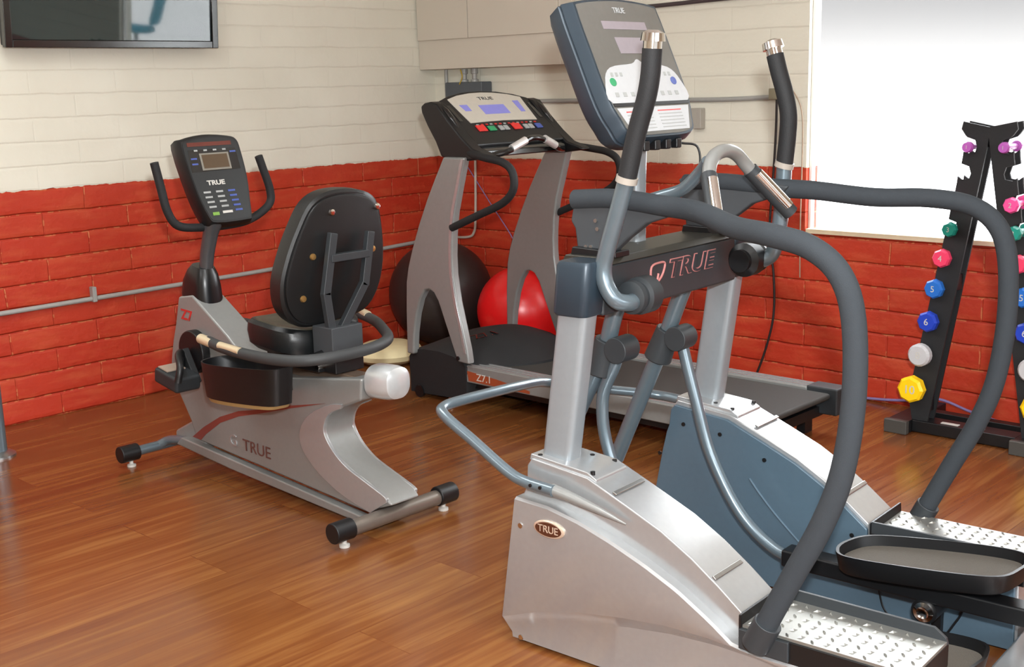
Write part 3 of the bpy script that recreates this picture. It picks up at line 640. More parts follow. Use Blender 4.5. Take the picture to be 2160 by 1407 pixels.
bt = obj('running_belt', box(0.20, 1.775, -0.245, 0.245, 0.10, 0.128), beltm, tm, bev=0.012, label='dark running belt')
for s in (-1, 1):
    Y = lambda a, b: tuple(sorted((s*a, s*b)))
    rl = obj('side_rail', box(0.218, 1.66, *Y(0.245, 0.34), 0.055, 0.138), silver2, tm, bev=0.006, label='silver side rail')
    for q in (0.262, 0.292, 0.318):
        obj('rail_rib', box(0.235, 1.655, *Y(q, q+0.008), 0.138, 0.1415), silver, rl)
    obj('end_cap', box(1.655, 1.80, *Y(0.248, 0.345), 0.03, 0.145), charcoal, tm, bev=0.008, label='dark rear corner cap')
    obj('upright', slab([(0.149, 1.10), (0.096, 1.014), (0.03, 0.905), (-0.034, 0.783), (-0.09, 0.66), (-0.122, 0.575), (-0.140, 0.50), (-0.150, 0.36), (-0.155, 0.15), (-0.108, 0.15), (-0.098, 0.25), (-0.075, 0.35), (-0.045, 0.425), (-0.01, 0.472), (0.02, 0.480), (0.05, 0.468), (0.078, 0.43), (0.11, 0.355), (0.15, 0.26), (0.195, 0.155), (0.272, 0.152), (0.262, 0.22), (0.235, 0.33), (0.207, 0.44), (0.188, 0.56), (0.186, 0.65), (0.193, 0.75), (0.21, 0.85), (0.243, 0.96), (0.288, 1.10)],
        *Y(0.33, 0.372)), silver2, tm, bev=0.010, seg=3, label='silver arched upright')
    st_ = cat([(0.262, 0, 1.09), (0.222, 0, 0.96), (0.188, 0, 0.85), (0.170, 0, 0.75), (0.162, 0, 0.65), (0.164, 0, 0.56), (0.183, 0, 0.44), (0.211, 0, 0.33), (0.240, 0, 0.20)], 5)
    obj('upright_bolt', cyl((0.205, s*0.375, 0.175), (0.205, s*0.380, 0.175), 0.010, 12), blackp, tm)
    # stripe along the rear edge
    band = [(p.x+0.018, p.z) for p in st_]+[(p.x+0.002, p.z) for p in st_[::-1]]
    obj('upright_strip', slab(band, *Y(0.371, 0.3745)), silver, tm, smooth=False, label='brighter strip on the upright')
    # hand rails
    hp = [(0.25, 0.325, 1.125), (0.33, 0.35, 1.112), (0.42, 0.366, 1.10), (0.505, 0.366, 1.087), (0.562, 0.366, 1.058), (0.582, 0.366, 1.008), (0.567, 0.366, 0.955), (0.50, 0.366, 0.903), (0.34, 0.366, 0.840), (0.185, 0.366, 0.780)]
    hr = obj('handrail', tube([(a, s*b, c) for a, b, c in hp], 0.0175, 16, 6), blackg, tm, label='black curved handrail')
    # console wing
    wing = [(0.02, 1.34), (-0.005, 1.325), (0.0, 1.295), (0.035, 1.235), (0.085, 1.165), (0.118, 1.10), (0.16, 1.083), (0.28, 1.083), (0.36, 1.092), (0.42, 1.10), (0.40, 1.115), (0.32, 1.138), (0.25, 1.190), (0.17, 1.262), (0.10, 1.335), (0.06, 1.345)]
    cwg = obj('console_wing', slab(wing, *Y(0.29, 0.355)), blackp, tm, bev=0.022, seg=4, label='black console side wing')
    obj('wing_recess', tube([(0.088, s*0.322, 1.336), (0.128, s*0.322, 1.302), (0.170, s*0.322, 1.262), (0.205, s*0.322, 1.225)], [0.004, 0.014, 0.014, 0.004], 12, 5), blacks, cwg, label='glossy recess along the wing')
TA = Vector((0.045, 0, 1.362)); TU = Vector((0.24, 0, -0.20)).normalized(); TN = Vector((0.20, 0, 0.24)).normalized()
def tc_(d, s_, off=0.0): v = TA+TU*s_+TN*off; return (v.x, d, v.z)
def tpatch(name, poly, o0, o1, m, par, lab=None, bev=0):
    bm = bmesh.new(); A_ = [bm.verts.new(tc_(d, s_, o0)) for d, s_ in poly]; B_ = [bm.verts.new(tc_(d, s_, o1)) for d, s_ in poly]; n = len(poly)
    bm.faces.new(A_); bm.faces.new(B_[::-1])
    for i in range(n): bm.faces.new((A_[i], B_[i], B_[(i+1) % n], A_[(i+1) % n]))
    return obj(name, bm, m, par, smooth=bool(bev), label=lab, bev=bev)
con_o = [(-0.30, 0.02), (-0.22, -0.012), (-0.12, -0.034), (0, -0.042), (0.12, -0.034), (0.22, -0.012), (0.30, 0.02), (0.30, 0.33), (-0.30, 0.33)]
tcn = tpatch('console', con_o, -0.05, 0.0, blackp, tm, 'wide black console', 0.008)
sp_ = [(-0.245, 0.018), (-0.17, -0.005), (-0.08, -0.019), (0, -0.023), (0.08, -0.019), (0.17, -0.005), (0.245, 0.018), (0.225, 0.185), (0.1, 0.180), (0, 0.178), (-0.1, 0.180), (-0.225, 0.185)]
tpatch('display_panel', sp_, 0.0, 0.003, mat('display_silver', (196, 190, 178), 0.4, 0.2), tcn, 'silver display panel')
tpatch('blue_display', [(-0.085, 0.068), (0.085, 0.068), (0.085, 0.132), (-0.085, 0.132)], 0.003, 0.0042, lcd_blue, tcn, 'blue screen')
tpatch('side_display', [(0.165, 0.045), (0.205, 0.045), (0.195, 0.125), (0.165, 0.125)], 0.003, 0.0042, lcd_blue, tcn)
tpatch('side_display', [(-0.205, 0.062), (-0.155, 0.062), (-0.155, 0.105), (-0.195, 0.105)], 0.003, 0.0042, lcd_blue, tcn)
text('console_lettering', 'TRUE', 0.03, charcoal, tcn, tc_(0, 0.022, 0.0035), (0, 1, 0), tuple(-TU), 0.0006, sx=1.4)
for d0, w_, m_ in ((-0.215, 0.055, redbtn), (0.02, 0.055, redbtn), (-0.145, 0.045, green), (-0.075, 0.028, btn), (-0.04, 0.028, btn), (0.095, 0.028, btn), (0.13, 0.028, btn), (0.178, 0.04, bluebtn)):
    big = m_ is redbtn
    tpatch('console_button', [(d0, 0.215 if not big else 0.205), (d0+w_, 0.215 if not big else 0.205), (d0+w_, 0.245), (d0, 0.245)], 0.0, 0.006, m_, tcn, bev=0.002)
for i in range(14):
    tpatch('console_button', [(-0.20+i*0.03, 0.196), (-0.186+i*0.03, 0.196), (-0.186+i*0.03, 0.203), (-0.20+i*0.03, 0.203)], 0.0, 0.003, redm if i % 3 else btn, tcn)
tpatch('cup_recess', [(-0.283, 0.06), (-0.262, 0.06), (-0.262, 0.17), (-0.283, 0.17)], 0.0, 0.002, blacks, tcn); tpatch('cup_recess', [(0.262, 0.06), (0.283, 0.06), (0.283, 0.17), (0.262, 0.17)], 0.0, 0.002, blacks, tcn)
tray = loft([[(0.235, -0.29, 1.10), (0.235, 0.29, 1.10), (0.235, 0.29, 1.165), (0.235, -0.29, 1.165)], [(0.33, -0.27, 1.095), (0.33, 0.27, 1.095), (0.33, 0.27, 1.125), (0.33, -0.27, 1.125)]])
obj('console_shelf', tray, blacks, tcn, bev=0.006)
fhb = obj('front_handlebar', tube([(0.30, -0.29, 1.10), (0.335, -0.22, 1.105), (0.365, -0.16, 1.12), (0.375, -0.05, 1.163), (0.375, 0.0, 1.170), (0.375, 0.05, 1.163), (0.365, 0.16, 1.12), (0.335, 0.22, 1.105), (0.30, 0.29, 1.10)], 0.0135, 14, 5), blacks, tcn)
for s in (-1, 1):
    obj('pulse_grip', cyl((0.378, s*0.065, 1.162), (0.368, s*0.150, 1.128), 0.0185, 16), mat('bright_grip', (214, 212, 210), 0.25, 0.5), fhb, label='chrome pulse grip')
text('rail_lettering', 'Z7.1', 0.048, white, tm, (0.335, -0.3415, 0.088), (1, 0, 0), (0, 0, 1), 0.0008, sx=1.1)
obj('rail_stripe', slab([(0.235, 0.065), (0.225, 0.112), (0.42, 0.098), (0.62, 0.075), (0.62, 0.062)], -0.3412, -0.3402), mat('brown_stripe', (146, 66, 36), 0.45), tm, smooth=False)
XF[0] = Matrix.Identity(4)

# ================================================================== RECUMBENT BIKE
bk_ = thing('recumbent_bike', 'silver recumbent exercise bike with black padded seat near left wall', 'exercise bike', (1.0, -2.39, 0))
body = [(0.155, 0.665), (0.12, 0.56), (0.09, 0.49), (0.068, 0.42), (0.060, 0.38), (0.075, 0.33), (0.104, 0.28), (0.17, 0.185), (0.205, 0.115), (0.60, 0.092), (1.22, 0.052),
        (1.25, 0.075), (1.33, 0.105), (1.30, 0.13), (1.20, 0.165), (1.155, 0.178), (1.11, 0.195), (1.075, 0.214), (1.045, 0.235), (1.02, 0.26), (1.007, 0.285), (1.006, 0.306), (1.013, 0.327), (1.025, 0.345), (1.042, 0.362), (1.068, 0.378), (1.10, 0.392), (1.20, 0.43), (1.21, 0.505), (0.84, 0.455), (0.62, 0.46), (0.545, 0.495), (0.46, 0.555), (0.25, 0.680)]
bd = obj('body_shroud', slab(body, -0.062, 0.062), silver2, bk_, bev=0.009, seg=3, label='silver body shroud')
# lighter rear flank on each side and swoosh stripe
for s in (-1, 1):
    Y = lambda a, b: tuple(sorted((s*a, s*b)))
    fk = [(p.x, p.y) for p in cat([(1.225, 0.058, 0), (1.12, 0.078, 0), (1.034, 0.105, 0), (0.94, 0.152, 0), (0.878, 0.21, 0), (0.868, 0.265, 0), (0.90, 0.315, 0), (0.96, 0.358, 0), (1.05, 0.395, 0), (1.11, 0.405, 0)], 4)]
    fk2 = [(p.x, p.y) for p in cat([(1.10, 0.388, 0), (1.042, 0.362, 0), (1.012, 0.327, 0), (1.007, 0.285, 0), (1.047, 0.235, 0), (1.112, 0.193, 0), (1.20, 0.163, 0), (1.30, 0.13, 0), (1.31, 0.112, 0)], 4)]
    obj('rear_flank', slab(fk+[(a+0.0, b) for a, b in fk2], *Y(0.055, 0.068)), silver, bd, bev=0.005, seg=3, label='brighter silver flank')
    stp = [(0.176, 0.122), (0.26, 0.175), (0.376, 0.235), (0.50, 0.278), (0.627, 0.305), (0.82, 0.352), (1.018, 0.392), (1.0, 0.388), (0.82, 0.342), (0.627, 0.290), (0.50, 0.258), (0.376, 0.212), (0.27, 0.148), (0.235, 0.120)]
    obj('swoosh_stripe', slab(stp, *Y(0.0615, 0.0632)), mat('maroon_stripe', (128, 62, 54), 0.35, 0.2), bd, smooth=False, label='maroon swoosh')
    lr = [(0.08, 0.078), (0.12, 0.112), (0.21, 0.106), (0.78, 0.070), (1.235, 0.040), (1.235, 0.014), (1.0, 0.024), (0.44, 0.050)]
    obj('lower_rail', slab(lr, *Y(0.045, 0.080)), silver2, bk_, bev=0.006)
obj('front_neck', slab([(0.03, 0.075), (0.03, 0.118), (0.17, 0.185), (0.24, 0.14), (0.24, 0.08)], -0.05, 0.05), silver2, bk_, bev=0.01)
text('body_lettering', 'TRUE', 0.062, mat('dark_emboss', (92, 60, 54), 0.4), bd, (0.60, -0.0632, 0.152), (1, 0, -0.02), (0, 0, 1), 0.0012, sx=1.15)
text('body_emblem', 'G', 0.062, silver, bd, (0.455, -0.0632, 0.158), (1, 0, 0), (0, 0, 1), 0.0018, sx=1.1)
text('tower_lettering', 'Z7', 0.055, redm, bd, (0.205, -0.0632, 0.598), (1, 0, -0.05), (0, 0, 1), 0.0008, sx=1.2, off=0.001)
# front and rear stabilisers
ff = obj('front_stabiliser', cyl((-0.03, -0.22, 0.055), (-0.03, 0.22, 0.055), 0.019, 20), tube_grey, bk_)
obj('stabiliser_bend', tube([(-0.03, -0.09, 0.057), (0.0, -0.065, 0.075), (0.06, -0.055, 0.085), (0.12, -0.05, 0.085)], 0.018, 14), tube_grey, ff)
rf = obj('rear_stabiliser', cyl((1.272, -0.225, 0.052), (1.272, 0.235, 0.052), 0.026, 24), mat('bronze_tube', (122, 114, 106), 0.3, 0.5), bk_)
for par, xx, rr in ((ff, -0.03, 0.033), (rf, 1.272, 0.034)):
    for s in (-1, 1):
        a = s*0.262; b = s*0.185
        obj('rubber_cap', cyl((xx, a, 0.055), (xx, b, 0.055), rr, 22, None), blackp, par, bev=0.004)
        obj('levelling_foot', lathe([(0.017, 0), (0.017, 0.008), (0.008, 0.012), (0.008, 0.03)], (xx, s*0.215, 0), seg=16), white, par)
# rear beam, end cap, seat rail
obj('seat_rail', box(0.62, 1.21, -0.035, 0.035, 0.455, 0.497), mat('rail_bronze', (128, 108, 92), 0.3, 0.6), bk_, bev=0.004)
rings = []
for xx, k in ((1.212, 0.97), (1.216, 1.0), (1.26, 1.0), (1.295, 0.98), (1.318, 0.9), (1.328, 0.6)):
    rings.append([(xx, a*k, 0.487+0.012*(xx-1.2)/0.18+b*k) for a, b in rrect(0.108, 0.112, 0.045, 6)])
obj('beam_end_cap', loft(rings), mat('pearl_silver', (196, 199, 200), 0.3, 0.35, coat=0.4), bk_, label='pearl end cap of the seat beam')
# tower boot and mast
rings = []
for zz, xc, a_, b_ in ((0.60, 0.222, 0.17, 0.112), (0.67, 0.222, 0.168, 0.112), (0.72, 0.228, 0.150, 0.105), (0.76, 0.238, 0.12, 0.088), (0.782, 0.244, 0.085, 0.070)):
    rings.append([(xc+p[0], p[1], zz+0.02*(-(p[0])/0.1)) for p in rrect(a_, b_, min(a_, b_)*0.42, 5)])
obj('mast_boot', loft(rings), mat('boot_black', (15, 16, 18), 0.3), bk_, label='black tapered boot')
obj('console_mast', tube([(0.252, 0.0, 0.72), (0.268, 0.005, 0.82), (0.290, 0.012, 0.90), (0.305, 0.018, 0.95)], [0.025, 0.026, 0.028, 0.036], 18), mat('mast_grey', (84, 85, 88), 0.3, 0.5), bk_)
KA = Vector((0.245, 0.0, 1.256)); KU = Vector((0.10, 0, -0.315)).normalized(); KN = Vector((0.315, 0, 0.10)).normalized()
KC = 0.035
def kc(d, s_, off=0.0): v = KA+KU*s_+KN*off; return (v.x, d+0.047, v.z)
ko = [(-0.115, 0.03), (-0.09, 0.008), (0, -0.006), (0.09, 0.0), (0.128, 0.015), (0.136, 0.06), (0.136, 0.16), (0.122, 0.26), (0.112, 0.318), (0.09, 0.328), (-0.045, 0.328), (-0.075, 0.30), (-0.10, 0.20)]
KO = cat([(d+0.008, s_, 0) for d, s_ in ko], 3, True)
rings = []
for off, k in ((0.0, 0.97), (-0.006, 1.0), (-0.03, 1.05), (-0.065, 1.02), (-0.085, 0.88)):
    rings.append([kc(0.008+(p.x-0.008)*k, 0.165+(p.y-0.165)*k, off) for p in KO])
kcn = obj('console', loft(rings), blackp, bk_, label='black tilted console')
def kpatch(name, poly, o0, o1, m, lab=None):
    bm = bmesh.new(); A_ = [bm.verts.new(kc(d, s_, o0)) for d, s_ in poly]; B_ = [bm.verts.new(kc(d, s_, o1)) for d, s_ in poly]; n = len(poly)
    bm.faces.new(A_); bm.faces.new(B_[::-1])
    for i in range(n): bm.faces.new((A_[i], B_[i], B_[(i+1) % n], A_[(i+1) % n]))
    return obj(name, bm, m, kcn, smooth=False, label=lab)
R_ = lambda a, b, c, d: [(a, b), (c, b), (c, d), (a, d)]
kpatch('face_panel', [(p.x*0.93, 0.165+(p.y-0.165)*0.93) for p in KO], -0.001, 0.001, mat('console_black', (30, 33, 34), 0.4))
kpatch('display_surround', [(-0.085, 0.05), (0.118, 0.05), (0.12, 0.13), (-0.088, 0.133)], 0.001, 0.002, blacks)
kpatch('led_bar', R_(-0.082, 0.022, 0.105, 0.037), 0.001, 0.002, mat('led_red', (92, 40, 30), 0.3), 'red tinted indicator bar')
kpatch('display_screen_frame', R_(-0.042, 0.064, 0.082, 0.128), 0.002, 0.003, mat('screen_rim', (120, 116, 106), 0.4))
kpatch('display_screen', R_(-0.034, 0.070, 0.074, 0.121), 0.003, 0.004, lcd_brown, 'brown screen')
for i in range(4): kpatch('console_key', R_(-0.06+i*0.04, 0.050, -0.045+i*0.04, 0.056), 0.002, 0.003, btn)
for i, j in ((-0.08, 0.08), (-0.08, 0.10), (0.09, 0.06)): kpatch('console_key', R_(i, j, i+0.025, j+0.006), 0.002, 0.003, bluebtn)
text('console_lettering', 'TRUE', 0.024, white, kcn, kc(0.0, 0.176, 0.0015), (0, 1, 0), tuple(-KU), 0.0006, sx=1.3, off=0.0008)
for r_ in range(5):
    for c_ in range(3):
        if c_ < 2 and r_ == 4: continue
        m_ = bluebtn if c_ == 2 else btn
        d0 = -0.062+c_*0.052+r_*0.003; s0 = 0.206+r_*0.0185
        kpatch('console_key', R_(d0, s0, d0+0.030, s0+0.007), 0.001, 0.0025, m_)
kpatch('console_key', R_(-0.045, 0.285, -0.018, 0.297), 0.001, 0.0025, mat('green_key', (110, 150, 60), 0.4)); kpatch('console_key', R_(-0.002, 0.283, 0.04, 0.292), 0.001, 0.0025, white)
hbp = [(0.275, -0.184, 1.175), (0.275, -0.166, 1.085), (0.275, -0.148, 1.0), (0.278, -0.112, 0.945), (0.285, -0.03, 0.93), (0.285, 0.10, 0.927), (0.278, 0.205, 0.94), (0.275, 0.290, 0.985), (0.275, 0.300, 1.04), (0.275, 0.272, 1.13), (0.275, 0.258, 1.172)]
obj('front_handlebar', tube(hbp, 0.0155, 14, 6), blackg, bk_, label='black U-shaped handlebar')
# seat
rings = []
so = rrect(0.29, 0.36, 0.10, 6)
for zz, k in ((0.535, 0.86), (0.55, 0.97), (0.59, 1.0), (0.62, 0.98), (0.634, 0.90), (0.626, 0.72)):
    rings.append([(0.80+a*k, 0.03+b*k, zz+(0.022*(abs(b*k)/0.18)**2) - 0.012*(a*k)/0.15) for a, b in so])
se = obj('seat_cushion', loft(rings), vinyl, bk_, label='black vinyl seat cushion')
obj('seat_top', loft([[(0.80+a*k, 0.03+b*k, zz+(0.022*(abs(b*k)/0.18)**2) - 0.012*(a*k)/0.15) for a, b in so] for zz, k in ((0.628, 0.86), (0.637, 0.84), (0.634, 0.6), (0.632, 0.2))]), mat('olive_vinyl', (62, 55, 42), 0.5), se, label='olive top of the seat')  # top coloured olive over the black cushion
# back rest, seen from behind
bo = cat([(-0.168, 0.005, 0), (-0.207, 0.06, 0), (-0.215, 0.14, 0), (-0.19, 0.23, 0), (-0.152, 0.315, 0), (-0.10, 0.395, 0), (-0.02, 0.43, 0), (0.10, 0.425, 0), (0.178, 0.385, 0), (0.208, 0.29, 0), (0.218, 0.17, 0), (0.195, 0.07, 0), (0.135, 0.005, 0), (0.0, -0.015, 0), (-0.11, -0.018, 0)], 4, True)
BA = Vector((0.962, 0.04, 0.66)); BUp = Vector((0.11, 0, 1)).normalized(); BN = Vector((1, 0, -0.11)).normalized()
def bc(d, s_, off): v = BA+BUp*s_+BN*off; return (v.x, BA.y+d, v.z)
rings = []
for off, k in ((-0.075, 0.80), (-0.085, 0.88), (-0.07, 0.985), (-0.045, 1.0), (-0.012, 1.0), (-0.004, 0.96)):
    rings.append([bc(p.x*k, 0.195+(p.y-0.195)*k, off) for p in bo])
br_ = obj('backrest', loft(rings), vinyl, bk_, label='black padded backrest')
rings = [[bc(p.x*k, 0.195+(p.y-0.195)*k, off) for p in bo] for off, k in ((-0.01, 0.94), (0.002, 0.93), (0.004, 0.90))]
bp_ = obj('backrest_panel', loft(rings), mat('back_panel', (11, 12, 13), 0.45), br_)
for dd, ss in ((-0.022, 0.362), (0.172, 0.364), (-0.098, 0.222), (0.155, 0.220), (-0.136, 0.086)):
    obj('backrest_bolt', lathe([(0.012, 0.0), (0.010, 0.006), (0.004, 0.007)], bc(dd, ss, 0.004), 'x', 14), chrome if ss > 0.3 else mat('brass', (190, 150, 90), 0.3, 0.8), bp_)
fr = bmesh.new()
def bar(a, b, wd, th, bm):
    a, b = Vector(a), Vector(b); d = b-a; q = d.to_track_quat('Z', 'X').to_matrix().to_4x4(); q.translation = a
    return box(-th/2, th/2, -wd/2, wd/2, 0, d.length, bm, q)
bar((1.03, -0.002, 0.955), (1.03, -0.046, 0.755), 0.022, 0.03, fr); bar((1.03, -0.046, 0.765), (1.03, -0.030, 0.63), 0.022, 0.03, fr)
bar((1.03, 0.155, 0.945), (1.03, 0.118, 0.765), 0.022, 0.03, fr); bar((1.03, 0.120, 0.775), (1.03, 0.010, 0.63), 0.022, 0.03, fr)
bar((1.03, -0.02, 0.873), (1.03, 0.14, 0.873), 0.028, 0.026, fr)
obj('backrest_bracket', fr, charcoal, bk_, bev=0.003, label='dark welded backrest bracket')
obj('seat_carriage', box(0.955, 1.06, -0.052, 0.078, 0.55, 0.648), brk, bk_, bev=0.004)
mech = bmesh.new(); box(0.70, 1.08, -0.06, 0.06, 0.498, 0.55, mech); box(0.86, 1.02, -0.085, 0.085, 0.50, 0.53, mech)
sm_ = obj('seat_slider', mech, blackp, bk_, bev=0.004)
for xx in (0.82, 0.87, 0.92, 1.02): obj('slider_bolt', cyl((xx, -0.06, 0.52), (xx, -0.09, 0.52), 0.008, 10), chrome, sm_)
lp = [(0.68, -0.275, 0.597), (0.80, -0.292, 0.592), (0.95, -0.292, 0.588), (1.10, -0.285, 0.592), (1.19, -0.245, 0.597), (1.228, -0.15, 0.60), (1.225, -0.02, 0.602), (1.16, 0.10, 0.602), (1.02, 0.20, 0.602), (0.87, 0.285, 0.602), (0.70, 0.345, 0.602)]
shb = obj('seat_handlebar', tube(lp, 0.0185, 16, 6), mat('grip_grey', (48, 50, 51), 0.6), bk_, label='grey rubber bar looping behind the seat')
obj('pulse_grip', cyl((0.63, -0.273, 0.600), (0.715, -0.283, 0.596), 0.017, 16), mat('tan_sensor', (206, 190, 158), 0.35, 0.3), shb, label='pale pulse sensor')
obj('pulse_grip', cyl((0.78, -0.297, 0.600), (0.90, -0.300, 0.596), 0.013, 16), mat('tan_sensor', (206, 190, 158), 0.35, 0.3), shb)
obj('pulse_grip', cyl((0.82, 0.302, 0.612), (0.70, 0.348, 0.612), 0.015, 16), mat('tan_sensor', (206, 190, 158), 0.35, 0.3), shb)
obj('bar_stay', tube([(1.0, -0.03, 0.56), (1.0, -0.15, 0.55), (1.0, -0.27, 0.575)], 0.012, 10), blackp, shb)
# side tray
to_ = cat([(0.565, -0.20, 0), (0.60, -0.262, 0), (0.70, -0.29, 0), (0.85, -0.29, 0), (1.0, -0.27, 0), (1.03, -0.23, 0), (1.02, -0.185, 0), (0.92, -0.165, 0), (0.80, -0.15, 0), (0.70, -0.12, 0), (0.60, -0.13, 0)], 4, True)
def tz(x): return 0.515+0.07*(x-0.60)
cx0, cy0 = 0.79, -0.21
def tring(k, f): return [(cx0+(p.x-cx0)*k, cy0+(p.y-cy0)*k, (tz(p.x) if f else 0.395+0.06*(p.x-0.6))) for p in to_]
trr = [tring(0.88, 0), tring(0.93, 0), tring(1.0, 1), tring(0.96, 1)]
trr.append([(x, y, z-0.05) for x, y, z in tring(0.93, 1)])
trb = obj('side_tray', loft(trr), blackp, bk_, label='black open storage tray beside the seat')
obj('tray_base', loft([[(x, y, z-0.014) for x, y, z in tring(0.86, 0)], tring(0.90, 0)]), mat('tan_base', (150, 122, 78), 0.5), trb)
obj('tray_bracket', box(0.78, 0.84, -0.15, -0.05, 0.41, 0.45), blackp, trb)
# crank and pedals
ck = obj('crank_housing', cyl((0.262, -0.055, 0.47), (0.262, -0.095, 0.47), 0.082, 32), blackp, bk_, bev=0.006)
ca = Matrix.Translation((0.26, -0.115, 0.465)) @ Matrix.Rotation(math.radians(-32), 4, 'Y')
obj('crank_arm', box(-0.02, 0.02, -0.014, 0.014, -0.12, 0.02, mtx=ca), blackg, ck, bev=0.005)
ca2 = Matrix.Translation((0.26, 0.085, 0.465)) @ Matrix.Rotation(math.radians(148), 4, 'Y')
obj('crank_arm', box(-0.02, 0.02, -0.014, 0.014, -0.12, 0.02, mtx=ca2), blackg, ck, bev=0.005)
pm = Matrix.Translation((0.325, -0.185, 0.40)) @ Matrix.Rotation(math.radians(10), 4, 'Y')
pd_ = obj('pedal', box(-0.085, 0.065, -0.055, 0.05, -0.032, 0.026, mtx=pm), mat('pedal_grey', (34, 38, 41), 0.5), bk_, bev=0.012, seg=3)
obj('pedal_insert', box(-0.072, -0.01, -0.045, 0.03, 0.027, 0.031, mtx=pm), mat('pedal_tan', (150, 132, 118), 0.6), pd_)
obj('pedal_strap', tube([tuple(pm @ Vector(v)) for v in ((-0.06, 0.045, 0.01), (-0.055, 0.04, 0.07), (-0.01, 0.0, 0.085), (0.05, -0.03, 0.06), (0.06, -0.045, 0.01))], 0.013, 10), blackp, pd_)
pm2 = Matrix.Translation((0.20, 0.15, 0.53))
obj('pedal', box(-0.07, 0.07, -0.05, 0.05, -0.02, 0.02, mtx=pm2), mat('pedal_grey', (34, 38, 41), 0.5), bk_, bev=0.012, seg=3)

# ================================================================== DUMBBELL RACK
rk = thing('dumbbell_rack', 'black A-frame dumbbell rack standing in front of the window', 'dumbbell rack', (3.33, -0.24, 0))
XF[0] = Matrix.Translation(-rk.location)
notz = [1.139, 1.04, 0.931, 0.828, 0.716, 0.595, 0.464, 0.327, 0.185]
rad = [0.021, None, 0.030, 0.029, 0.036, 0.038, 0.041, 0.045, 0.054]
RC = 3.335
def notx(z): return 0.072+(1.139-z)*0.158+0.0
def leg_profile(s):
    ou, inn = [], []
    def cl(z): return 0.031+(1.139-z)*0.183
    ou.append((0.098, 1.232)); ou.append((0.104, 1.205)); ou.append((0.088, 1.182))
    for z in notz:
        c = cl(z)
        ou += [(c+0.050, z+0.036), (c+0.020, z+0.026), (c+0.012, z), (c+0.018, z-0.019), (c+0.046, z-0.024), (c+0.062, z-0.012), (c+0.064, z-0.036)]
    ou.append((cl(0.05)+0.02, 0.052)); inn.append((cl(0.05)-0.045, 0.052)); inn.append((0.004, 1.145)); inn.append((0.0, 1.175)); inn.append((0.0, 1.212))
    P_ = ou+inn
    return [(RC+s*a, b) for a, b in P_]
for fy0, fy1 in ((-0.345, -0.335), (-0.287, -0.277)):
    for s in (-1, 1):
        obj('upright_plate', slab(leg_profile(s), fy0, fy1), blackg, rk, label='black notched upright plate')
for zz in (1.17, 0.62, 0.12):
    for s in (-1, 1):
        hx = RC+s*(0.031+(1.139-zz)*0.183-0.025); obj('spacer', box(hx-0.006, hx+0.006, -0.335, -0.287, zz-0.03, zz+0.03), blackp, rk)
for fx in (3.0, 3.50):
    ft = obj('foot', box(fx, fx+0.09, -0.405, -0.03, 0.0, 0.052), blackp, rk, bev=0.004)
    obj('foot_cap', box(fx-0.003, fx+0.093, -0.412, -0.385, -0.0, 0.055), mat('foot_cap', (64, 62, 58), 0.5), ft, bev=0.004)
obj('base_bar', box(3.09, 3.50, -0.355, -0.265, 0.004, 0.0515), blackp, rk, bev=0.003)
obj('base_bar', box(3.09, 3.50, -0.19, -0.14, 0.004, 0.05), blackp, rk, bev=0.003)
for a, b in ((3.20, 3.27), (3.33, 3.37)): obj('bar_sticker', box(a, b, -0.335, -0.315, 0.05, 0.054), white, rk, label='small white sticker')
XF[0] = Matrix.Identity(4)
cols = [('purple', (176, 90, 176)), None, ('pink', (232, 80, 150)), ('teal', (24, 140, 124)), ('rose pink', (226, 62, 100)), ('blue', (34, 104, 190)), ('royal blue', (30, 62, 176)), ('light grey', (186, 186, 188)), ('yellow', (246, 200, 20))]
LX = [3.269, None, 3.23, 3.215, 3.191, 3.167, 3.148, 3.121, 3.094]
pos_words = ['first', None, 'second', 'third', 'fourth', 'fifth', 'sixth', 'seventh', 'lowest']
RXs = [3.404, None, 3.443, 3.458, 3.480, 3.505, 3.524, 3.550, 3.577]
wt = ['1', None, '2', '3', '4', '5', '6', '8', '10']
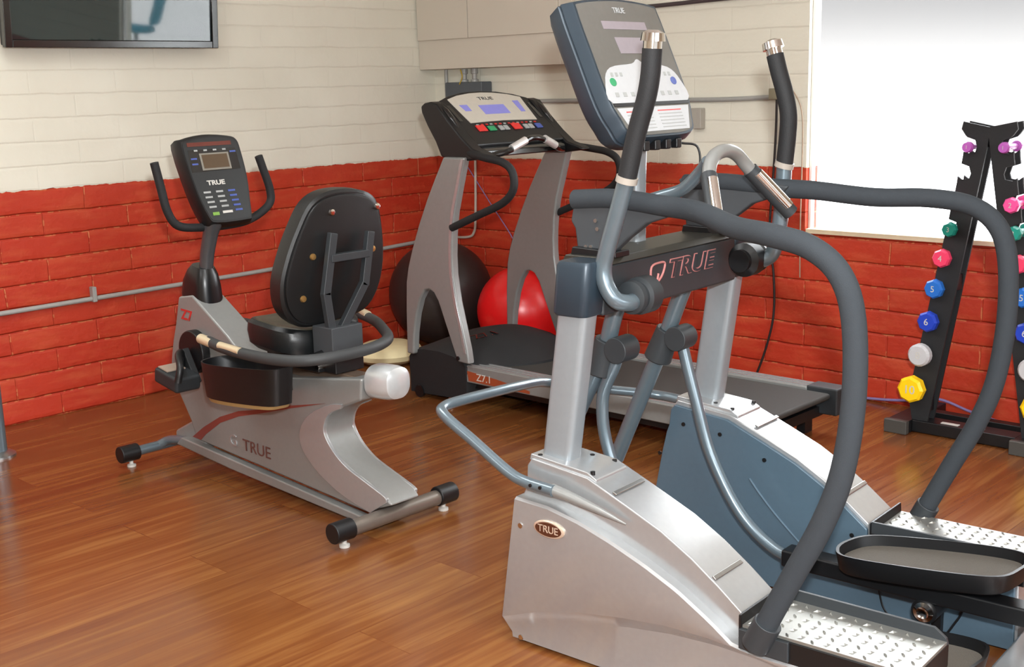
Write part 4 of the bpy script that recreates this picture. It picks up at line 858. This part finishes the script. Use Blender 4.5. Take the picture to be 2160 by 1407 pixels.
for s in (-1, 1):
    for i, z in enumerate(notz):
        if cols[i] is None: continue
        nm_, rgb = cols[i]; r_ = rad[i]
        mm = mat('vinyl_'+nm_.replace(' ', '_'), rgb, 0.35, spec=0.5)
        xx = LX[i] if s < 0 else RXs[i]
        side = 'left' if s < 0 else 'right'
        d = thing('dumbbell', '%s dumbbell, %s from the top in the rack\'s %s column' % (nm_, pos_words[i] if i < 8 else 'eighth', side), 'dumbbell', (xx, -0.311, z), 0, 'dumbbells on the A-frame rack')
        hl = 0.018+r_*0.5; y0 = 0.046
        obj('handle', cyl((0, -y0, 0), (0, y0, 0), max(0.011, r_*0.36), 14), mm, d)
        for q in (-1, 1):
            prof = [(r_*0.7, q*y0), (r_, q*(y0+0.006)), (r_, q*(y0+hl-0.010)), (r_*0.82, q*(y0+hl)), (r_*0.6, q*(y0+hl))]
            if q < 0: prof = prof
            hd_ = obj('head', lathe(prof, axis='y', seg=8 if i in (3, 4, 5, 6, 8, 2) else 20), mm, d, smooth=False, bev=0.0)
            if q < 0: text('weight_mark', wt[i], r_*0.9, white, hd_, (0, -(y0+hl)-0.0008, 0), (1, 0, 0), (0.35, 0, 1), 0.0005)

# ================================================================== CHAIR OUTSIDE (seen mirrored in the television)
ch = thing('office_chair', 'teal swivel chair outside the window, mirrored in the television', 'chair', (11.5, 4.7, -0.1), 2.4)
teal = mat('teal_fabric', (34, 110, 128), 0.8)
obj('seat', loft([[(a*k, b*k, z) for a, b in rrect(0.48, 0.48, 0.12)] for z, k in ((0.42, 0.9), (0.44, 1), (0.49, 1), (0.51, 0.9))]), teal, ch)
obj('backrest', loft([[(0.24+z*0.12+0.05*k_, a*k, 0.55+z*0.5) for k_, a in ((0, -0.22), (1, -0.22), (1.6, 0), (1, 0.22), (0, 0.22), (-0.4, 0))] for z, k in ((0, 0.8), (0.2, 1), (0.8, 1), (1, 0.75))]), teal, ch)
obj('gas_post', cyl((0, 0, 0.1), (0, 0, 0.43), 0.03), blackp, ch)
for k in range(5):
    a = 2*PI*k/5; lg = obj('base_arm', tube([(0, 0, 0.11), (0.15*math.cos(a), 0.15*math.sin(a), 0.10), (0.29*math.cos(a), 0.29*math.sin(a), 0.07)], 0.018, 10, 2), blackp, ch)
    obj('castor', cyl((0.29*math.cos(a), 0.29*math.sin(a)-0.02, 0.03), (0.29*math.cos(a), 0.29*math.sin(a)+0.02, 0.03), 0.03), blackp, lg)
